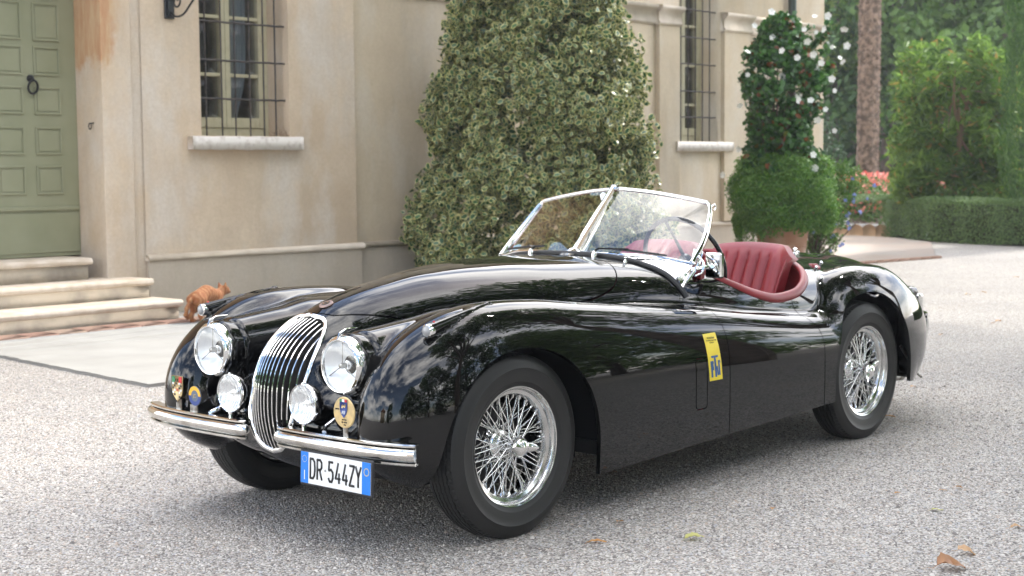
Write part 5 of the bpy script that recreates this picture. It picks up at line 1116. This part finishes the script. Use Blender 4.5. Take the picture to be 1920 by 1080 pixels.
be = empty('bed_edging', (0, 0, 0), label='low scalloped terracotta edging in front of the palm', cat='edging'); q = MB(); q.prism([(-.13, 0), (.13, 0), (.13, .10)]+[(.13*math.cos(a), .10+.13*math.sin(a)) for a in np.linspace(0, math.pi, 9)][1:-1]+[(-.13, .10)], -.03, .03, 'xz'); em = q.mesh('edging_tile', mat('edging_clay', (.48, .33, .22), .85), smooth=False)
for i in range(18): link('edging_tile', em, be, loc=(-20.5-.10*i, -10.85+.235*i if False else -10.9+.21*i, .0), rot=(0, 0, 2.0))
# --- palm trunk, topiary, clipped tree, cypress
palm = empty('palm_tree', (-26.96, -12.6, 0), label='tall shaggy palm trunk standing behind the red flower bed', cat='palm tree')
n_a, n_h = 26, 150; V = []
for j in range(n_h):
    z = 8.5*j/n_h; r0 = .225+.16*math.exp(-z/.35)
    for i in range(n_a): a = 2*math.pi*i/n_a; r = r0*(1+.10*(((i*.5+j*.5) % 1.0) > .45)+rng.normal(0, .05)); V.append((r*math.cos(a)+.03*math.sin(z*.8), r*math.sin(a), z))
b = MB(); b.add(V, [(j*n_a+i, j*n_a+(i+1) % n_a, (j+1)*n_a+(i+1) % n_a, (j+1)*n_a+i) for j in range(n_h-1) for i in range(n_a)]); b.build('trunk', mat('palm_fibre', (.27, .19, .14), .95, noise=(9, (.10, .07, .05), .42, .58), bump=(25, .8, .03)), palm, smooth=False)
n_ = 2600; z = rng.uniform(.1, 8.4, n_); a = rng.uniform(0, 6.283, n_); P = np.stack([.245*np.cos(a), .245*np.sin(a), z], 1); leaf_cloud('leaf_stubs', P, np.stack([np.cos(a), np.sin(a), 0*a], 1), rng.uniform(.06, .15, n_), LEAFL, mat('stub', (.33, .24, .18), .95), palm, tilt=.5)
P = []
for q in range(26):
    a = rng.uniform(0, 6.283); el_ = rng.uniform(-.3, 1.2)
    for s_ in np.linspace(.2, 2.2, 26): P.append((s_*math.cos(a)*math.cos(el_), s_*math.sin(a)*math.cos(el_), 8.5+s_*math.sin(el_)-.25*s_**2))
P = np.repeat(np.array(P), 3, 0); leaf_cloud('fronds', P, np.tile([0, 0, 1.], (len(P), 1)), .5, LEAFL, M_plum, palm, tilt=.5, droop=.3)
def tree(name, loc, C, R, n, size, m, trunk, tr0, label, cat, tips=8, tilt=.7, group=None, tmpl=LEAF4, inner=.5, droop=0, bark=None):
    e = empty(name, loc, label=label, cat=cat, group=group); C, R = np.array(C, float), np.array(R, float)
    P, D = lobes_pts(C, R, n, inner); ok = P[:, 2] > .03; leaf_cloud('crown', P[ok], D[ok]+[0, 0, .3], rng.uniform(size*.7, size*1.3, ok.sum()), tmpl, m, e, tilt=tilt, droop=droop)
    b = MB(); tp_ = np.array(trunk, float); b.tube(crom(tp_, 5), np.linspace(tr0, tr0*.35, (len(tp_)-1)*5+1), 9); ii = rng.choice(len(C), min(tips, len(C)), replace=False)
    limbs(b, tp_[len(tp_)//2], [C[i_] for i_ in ii[:len(ii)//2]], tr0*.45); limbs(b, tp_[-1], [C[i_] for i_ in ii[len(ii)//2:]], tr0*.35); b.build('trunk', bark or M_bark, e); return e
M_top = leaf_mat('topiary_leaf', (.03, .075, .035), (.07, .14, .055), trans=.25)
C = [(rng.normal(0, .55), rng.normal(0, .55), .4+2.0*rng.random()**1.2) for _ in range(60)]; C = [(x*(1.25-.42*z), y*(1.25-.42*z), z) for x, y, z in C]
tree('topiary_bush', (-24.0, -12.55, 0), C, [.33]*60, 9000, .06, M_top, [(0, 0, 0), (0, 0, 1.5)], .07, 'dark rounded clipped bush just beyond the villa corner', 'topiary')
M_clip = leaf_mat('clipped_tree_leaf', (.07, .16, .03), (.24, .38, .07), trans=.5, rough=.4, dead=(.42, .28, .08))
base = pxp(1790, 400, 28.6)[:2]; C, R = [], []
_toc = nrm(np.array([[CAM_POS[0]-base[0], CAM_POS[1]-base[1], 0]]))[0]
for q in range(170):
    u = rng.uniform(-1.02, 1.02); v = rng.random(); top_ = 3.6-.6*abs(u)**2.2+.12*math.sin(u*7); z = .5+(top_-.5)*v; dd = rng.uniform(-.7, .7)
    
    p = _rt*u*1.02+_toc*dd; C.append((p[0], p[1], z)); R.append(rng.uniform(.15, .30))
tree('clipped_tree', (base[0], base[1], 0), C, R, 12500, .20, M_clip, [(0, 0, 0), (.05, 0, .9), (-.05, .05, 1.8), (0, 0, 2.7)], .075, 'broad flat topped leafy tree with a bare pale stem behind the hedge', 'tree', tips=14, tmpl=LEAFL, droop=.9, bark=mat('pale_stem', (.30, .19, .12), .85))
M_cyp = leaf_mat('cypress_leaf', (.05, .125, .03), (.12, .24, .05), trans=.3)
for (px, dist, rr_, hh, lb_) in ((1942, 26.5, .62, 9.0, 'tall narrow cypress at the right edge behind the hedge'), (2010, 27.5, .7, 9.5, 'second narrow cypress just past the right edge of the hedge')):
    d = px_ray(px, 400); g_ = np.array(CAM_POS[:2])+d[:2]*dist/np.linalg.norm(d[:2]); n_ = 26000; z = rng.random(n_)*hh; a = rng.uniform(0, 6.283, n_); r = rr_*np.minimum(1, .55+z*.35)*np.clip((hh-z)/3.5, .02, 1)*(.86+.16*np.sin(a*5+z*1.1)*np.sin(a*3-z*.7))*(1-.2*rng.random(n_)**2)
    e = empty('cypress', (g_[0], g_[1], 0), label=lb_, cat='cypress', group='cypresses behind the hedge'); P = np.stack([r*np.cos(a), r*np.sin(a), z+.1], 1); leaf_cloud('crown', P, np.stack([np.cos(a), np.sin(a), .6+0*a], 1), rng.uniform(.06, .13, n_), LEAFL, M_cyp, e, tilt=.4, droop=-1.5)
    b = MB(); b.tube([(0, 0, 0), (0, 0, hh*.9)], [.14, .03], 8); b.build('trunk', M_bark, e)
# --- woodland beyond
M_wood = [leaf_mat('wood_leaf_%s' % q, a_, b_, trans=.5, rough=.55) for q, a_, b_ in (('dark', (.04, .10, .028), (.10, .20, .05)), ('mid', (.07, .15, .035), (.18, .30, .07)), ('light', (.13, .22, .04), (.32, .42, .09)))]
kinds = ['dark dense woodland tree', 'mid green spreading woodland tree', 'yellow green sunlit woodland tree']
spots = [(1560, 47, 5.5, 2, 12), (1600, 52, 6, 1, 15), (1665, 46, 5, 0, 13), (1720, 55, 6.5, 1, 16), (1770, 44, 4.6, 1, 13), (1820, 50, 5.5, 0, 15), (1875, 43, 4.8, 1, 13), (1930, 52, 6, 0, 15), (2000, 44, 5, 1, 13), (1640, 60, 7, 0, 18), (1800, 64, 8, 0, 19), (1950, 62, 8, 1, 18), (2080, 50, 6, 0, 15)]
where = ['nearest the villa corner', 'left of the palm trunk, further back', 'just right of the palm trunk', 'behind the clipped tree, far back', 'above the left part of the clipped tree', 'above the middle of the clipped tree', 'left of the cypress', 'behind the cypress', 'past the right edge', 'deep behind the palm', 'deep behind the clipped tree', 'deep behind the cypress', 'furthest right']
for (px, dist, rr_, kd, hh), wh in zip(spots, where):
    d = px_ray(px, 400); g_ = np.array(CAM_POS[:2])+d[:2]*dist/np.linalg.norm(d[:2]); C, R = [], []
    for q in range(46):
        z = hh*rng.uniform(.10 if kd == 0 else .2, .98); w_ = rr_*.62*math.sin(math.pi*min(1, .18+.8*z/hh))**.7; a = rng.uniform(0, 6.283); C.append((w_*math.cos(a)*rng.random()**.4, w_*math.sin(a)*rng.random()**.4, z)); R.append(rng.uniform(.10, .24)*rr_)
    tree('woodland_tree', (g_[0], g_[1], 0), C, R, 9000, .26, M_wood[kd], [(0, 0, 0), (.2, .1, hh*.25), (-.1, .2, hh*.5), (.1, 0, hh*.85)], .24, kinds[kd]+' '+wh, 'tree', tips=16, group='woodland trees beyond the garden', bark=M_bark2)
n_ = 16000; aa = YAW+rng.uniform(-.42, .02, n_); dd = rng.uniform(44, 75, n_); P = np.stack([CAM_POS[0]+dd*np.cos(aa), CAM_POS[1]+dd*np.sin(aa), rng.random(n_)**1.3*(2.5+.05*dd)], 1)
tag(leaf_cloud('undergrowth', P, np.tile([.3, .3, .8], (n_, 1)), rng.uniform(.3, .6, n_), LEAF4, M_wood[0], tilt=.8), kind='stuff', label='dark woodland undergrowth')
n_ = 9000; aa = YAW+rng.uniform(-.5, .06, n_); P = np.stack([CAM_POS[0]+78*np.cos(aa), CAM_POS[1]+78*np.sin(aa), rng.random(n_)*26], 1)+rng.normal(0, 2.5, (n_, 3))*[1, 1, .2]; P[:, 2] = np.abs(P[:, 2])
tag(leaf_cloud('distant_wood', P, np.tile([.5, .4, .5], (n_, 1)), rng.uniform(.7, 1.4, n_), LEAF4, M_wood[1], tilt=.8), kind='stuff', label='distant wood closing the view')
# --- the garden on the open side of the drive (seen mirrored in the paintwork)
gspots = [(-15, 12, 5.0, 11.5), (-9.5, 11, 4.6, 10), (-4.5, 11.5, 4.6, 11.5), (.8, 12.5, 4.6, 10), (7, 14, 4.4, 9), (-22, 14, 5.5, 13), (17, 10, 3.4, 7)]
gl = ['opposite the rear of the car', 'opposite the cockpit', 'opposite the door', 'opposite the front wheel', 'behind the photographer', 'far down the drive', 'ahead of the car']
for (x, y, rr_, hh), wh in zip(gspots, gl):
    C, R = [], []
    for q in range(56):
        z = hh*rng.uniform(.04, .97); w_ = rr_*.7*math.sin(math.pi*min(1, .25+.72*z/hh))**.6; a = rng.uniform(0, 6.283); C.append((w_*math.cos(a)*rng.random()**.4, w_*math.sin(a)*rng.random()**.4, z)); R.append(rng.uniform(.12, .25)*rr_)
    tree('garden_tree', (x, y, 0), C, R, 8500, .30, M_wood[1 if x < -5 else 0], [(0, 0, 0), (.1, .1, hh*.3), (0, 0, hh*.8)], .2, 'broad garden tree across the drive, '+wh, 'tree', tips=10, group='garden trees across the drive')
for (x, y, cx, cy, cz, rr_, hh, lb_) in ((-6.8, 4.3, -7.6, 2.6, 9.5, 4.3, 13, 'tall spreading tree added out of frame to shade the cockpit side of the car'), (-13.5, 5.2, -13.2, 3.0, 10.5, 4.6, 15, 'second added shade tree further down the drive, out of frame'), (-2.2, 8.2, -3.0, 5.6, 10.5, 3.6, 13.5, 'third added shade tree beside the photographer, out of frame')):  # unseen trees added to keep the sun off the car
    C, R = [], []
    for q in range(70): d_ = nrm(rng.normal(0, 1, (1, 3)))[0]*rng.random()**.45; C.append((cx-x+d_[0]*rr_, cy-y+d_[1]*rr_, cz+d_[2]*rr_*.85)); R.append(rng.uniform(.14, .26)*rr_)
    tree('shade_tree', (x, y, 0), C, R, 9500, .27, M_wood[1], [(0, 0, 0), (.1, -.1, 2.5), (.3*(cx-x), .3*(cy-y), 5), (cx-x, cy-y, cz-1)], .26, lb_, 'tree', tips=18, group='added shade trees along the drive', bark=M_bark2)
b = MB(); e = empty('garden_cottage', (26, 5.5, 0), rz=.3, label='small plastered cottage with a tiled roof ahead of the car', cat='cottage'); b.box(-3, 3, -2.5, 2.5, 0, 5.2); b.build('wall', M_pl2, e, smooth=False); b = MB(); b.prism([(-3.0, 5.2), (3.0, 5.2), (0, 7)], -3.4, 3.4, 'yz'); b.build('roof', mat('cottage_tiles', (.32, .16, .10), .9), e, smooth=False)
b = MB(); b.box(-3.06, -3.0, -.5, .5, 0, 2.2); b.build('door', M_room, e, smooth=False)
# ================================================================== CAT
def cat_F(x, y, z):
    def cap(a, b_, r0, r1):
        a, b_ = np.array(a), np.array(b_); e = b_-a; t = np.clip(((x-a[0])*e[0]+(y-a[1])*e[1]+(z-a[2])*e[2])/(e@e), 0, 1)
        return np.sqrt((x-a[0]-t*e[0])**2+(y-a[1]-t*e[1])**2+(z-a[2]-t*e[2])**2)-(r0+(r1-r0)*t)
    # local frame: +x towards the head
    S = [((-.13, 0, .215), (-.02, 0, .250), .072, .070), ((-.02, 0, .250), (.11, 0, .215), .070, .060), ((.11, 0, .215), (.17, 0, .235), .050, .040), ((.19, -.01, .262), (.215, -.012, .262), .044, .040), ((.235, -.015, .250), (.262, -.018, .243), .026, .018),
         ((-.15, .04, .20), (-.125, .045, .12), .056, .036), ((-.125, .045, .12), (-.175, .045, .065), .030, .018), ((-.175, .045, .065), (-.155, .045, .012), .017, .016), ((-.155, .045, .012), (-.125, .045, .010), .016, .013),
         ((-.15, -.04, .20), (-.115, -.045, .12), .056, .036), ((-.115, -.045, .12), (-.160, -.045, .065), .030, .018), ((-.160, -.045, .065), (-.140, -.045, .012), .017, .016), ((-.140, -.045, .012), (-.11, -.045, .010), .016, .013),
         ((.10, .035, .17), (.105, .035, .08), .032, .020), ((.105, .035, .08), (.10, .035, .012), .018, .015), ((.10, .035, .010), (.125, .035, .009), .016, .013),
         ((.10, -.035, .17), (.120, -.035, .08), .032, .020), ((.120, -.035, .08), (.115, -.035, .012), .018, .015), ((.115, -.035, .010), (.14, -.035, .009), .016, .013)]
    d = None
    for s_ in S:
        c = cap(*s_); d = c if d is None else smin(d, c, .022)
    for sg in (-1, 1):
        d = smin(d, cap((.190, sg*.028-.01, .290), (.184, sg*.038-.01, .335), .020, .003), .008)
    t_ = [(-.19, 0, .235), (-.225, .01, .20), (-.245, .03, .13), (-.235, .05, .07), (-.20, .06, .04)]
    for a, b_ in zip(t_[:-1], t_[1:]): d = smin(d, cap(a, b_, .017, .016), .015)
    return d
def nets_full(F, lo, hi, h): 
    G = lambda x, y, z: F(x, y, z); return surface_nets(lambda x, y, z: G(x, y, z), lo, hi, h)
_c = lambda x, y, z: cat_F(x, y-.12, z)     # keep all of the cat on the positive half for the symmetric mesher
CV, CQ = surface_nets(_c, (-.304, -.256, -.016), (.312, .256, .368), .008); ok = CV[:, 1] > 0
CV = project(_c, CV, 3); CV[:, 1] -= .12; fm_ = ok[CQ].all(1); u_, inv = np.unique(CQ[fm_], return_inverse=True)
m, t, b_ = nodes_mat('ginger_fur'); o = N(t, 'ShaderNodeTexCoord').outputs['Object']
wv = N(t, 'ShaderNodeTexWave', bands_direction='X'); wv.inputs['Scale'].default_value = 9; wv.inputs['Distortion'].default_value = 6; wv.inputs['Detail'].default_value = 3; wv.inputs['Detail Scale'].default_value = 2; t.links.new(o, wv.inputs['Vector'])
t.links.new(mixc(t, ramp(t, wv.outputs['Fac'], [(.3, (0, 0, 0)), (.75, (1, 1, 1))]), (.27, .095, .035), (.38, .18, .08)), b_.inputs['Base Color']); b_.inputs['Roughness'].default_value = .85
bp = N(t, 'ShaderNodeBump'); bp.inputs['Strength'].default_value = .5; bp.inputs['Distance'].default_value = .004; t.links.new(noise(t, o, 160, 4), bp.inputs['Height']); t.links.new(bp.outputs[0], b_.inputs['Normal'])
me = build_mesh('ginger_cat', CV[u_], inv.reshape(-1, 4), m)
cat_o = link('ginger_cat', me, loc=(-4.01, -6.48, .022), rot=(0, 0, R_(196)), label='ginger tabby cat with arched back by the lowest step behind the front wing', cat='cat'); cat_o.scale = (1.06, 1.0, .97)
# ================================================================== FALLEN LEAVES
def gpt(px, py, z=.004):
    d = px_ray(px, py); return np.array(CAM_POS)+d*((z-CAM_POS[2])/d[2])
def leaf_mesh(kind, seed):
    r = np.random.default_rng(seed); n = 9; b = MB(); V = []
    for i in range(n):
        v = i/(n-1); w_ = (.30 if kind != 'broad' else .42)*math.sin(math.pi*(v**.8))**.75+.01; w_ *= 1+r.normal(0, .12); cz = .10*math.sin(v*3.4+r.random())*(.6 if kind == 'thin' else 1)
        if kind == 'thin': w_ *= .55
        for s_ in (-1, -.5, 0, .5, 1): V.append((v-.5, s_*w_*.9+.08*math.sin(v*4), cz+.22*abs(s_)**1.5*(w_)+.03*r.normal()))
    F = [(i*5+j, i*5+j+1, (i+1)*5+j+1, (i+1)*5+j) for i in range(n-1) for j in range(4)]; V = np.array(V); V[:, 2] -= V[:, 2].min(); b.add(V, F); b.tube([(-.5, 0, V[2, 2]), (-.62, .02, .03), (-.78, .06, .02)], [.012, .010, .008], 5); return b
LM = {k_: leaf_mat('fallen_'+k_, a_, b2, trans=.25, rough=.6) for k_, a_, b2 in (('orange', (.52, .24, .07), (.50, .28, .10)), ('brown', (.27, .12, .05), (.36, .18, .08)), ('tan', (.55, .36, .20), (.50, .30, .16)), ('green', (.42, .42, .12), (.50, .48, .16)))}
for k_ in LM:
    t = LM[k_].node_tree; bb = t.nodes['Principled BSDF']; 
leaves = [(1782, 1066, 'brown', 'broad', .090, .25, 'large curled brown leaf at the bottom right of the gravel'), (1812, 1038, 'tan', 'broad', .062, .15, 'flat tan leaf just above the large curled brown one'), (1757, 957, 'green', 'thin', .050, .5, 'folded yellow green leaf right of the rear wheel on open gravel'),
 (1906, 989, 'tan', 'thin', .050, .4, 'thin curled tan leaf touching the right edge of the picture'), (1797, 915, 'orange', 'broad', .030, 0, 'small copper leaf, right one of a close pair'), (1768, 920, 'tan', 'thin', .030, .1, 'small pale leaf, left one of a close pair'), (1683, 925, 'orange', 'thin', .030, .5, 'pale orange leaf alone below the rear wheel'),
 (1450, 954, 'orange', 'broad', .022, 1.2, 'tiny round amber leaf midway between the wheels'), (1302, 1011, 'green', 'broad', .060, .05, 'flat green yellow leaf in front of the front wheel, right of the orange one'), (1120, 1018, 'orange', 'thin', .060, -.1, 'bright orange leaf close behind the front tyre'), (1163, 979, 'orange', 'broad', .028, .9, 'small ragged orange leaf above the bright orange one'),
 (1143, 884, 'brown', 'thin', .055, 0, 'long brown leaf under the edge of the sill behind the front wheel'), (466, 976, 'tan', 'thin', .024, .7, 'lone small tan leaf in front of the bumper on the left'), (1872, 603, 'orange', 'broad', .045, .4, 'orange leaf far back on the right behind the car'), (1815, 553, 'tan', 'broad', .05, .1, 'pale leaf far back, halfway to the hedge'),
 (1845, 549, 'orange', 'thin', .05, .2, 'thin orange leaf far back, halfway to the hedge'), (1862, 606, 'brown', 'thin', .035, .3, 'brown leaf beside the far orange leaf'), (1690, 640, 'tan', 'thin', .04, .2, 'tan leaf on the gravel by the tail of the car'), (1765, 628, 'tan', 'broad', .035, 1., 'small tan leaf right of the tail of the car'), (1712, 706+20, 'tan', 'broad', .03, .4, 'small tan leaf just behind the rear wheel'),
 (1670, 782, 'orange', 'thin', .05, .1, 'orange leaf at the foot of the rear tyre'), (1906, 520, 'orange', 'thin', .05, .1, 'leaf on the far gravel near the right edge')]
for i, (px, py, c_, kd, sz, ang, lb_) in enumerate(leaves):
    b = leaf_mesh(kd, i+3); me = b.mesh('fallen_leaf', LM[c_]); a = me.attributes.new('rnd', 'FLOAT', 'POINT'); a.data.foreach_set('value', rng.random(len(me.vertices)).astype(np.float32)*.9)
    o = link('fallen_leaf', me, loc=tuple(gpt(px, py)), rot=(rng.normal(0, .15), rng.normal(0, .1), YAW-math.pi/2+ang), label=lb_, cat='leaf', group='fallen leaves on the gravel'); o.scale = (sz*1.15,)*3
# ================================================================== MORNING AIR
hb = MB(); hb.box(-190, 35, -120, 60, -1, 32); hz = hb.build('haze', None, smooth=False)
m = bpy.data.materials.new('haze'); m.use_nodes = True; t = m.node_tree; t.nodes.clear(); o = N(t, 'ShaderNodeOutputMaterial'); v = N(t, 'ShaderNodeVolumePrincipled')
v.inputs['Color'].default_value = (.93, .96, 1, 1); v.inputs['Density'].default_value = .0011; v.inputs['Anisotropy'].default_value = .3; t.links.new(v.outputs[0], o.inputs['Volume'])
hz.data.materials.clear(); hz.data.materials.append(m); tag(hz, kind='stuff', label='faint morning haze')
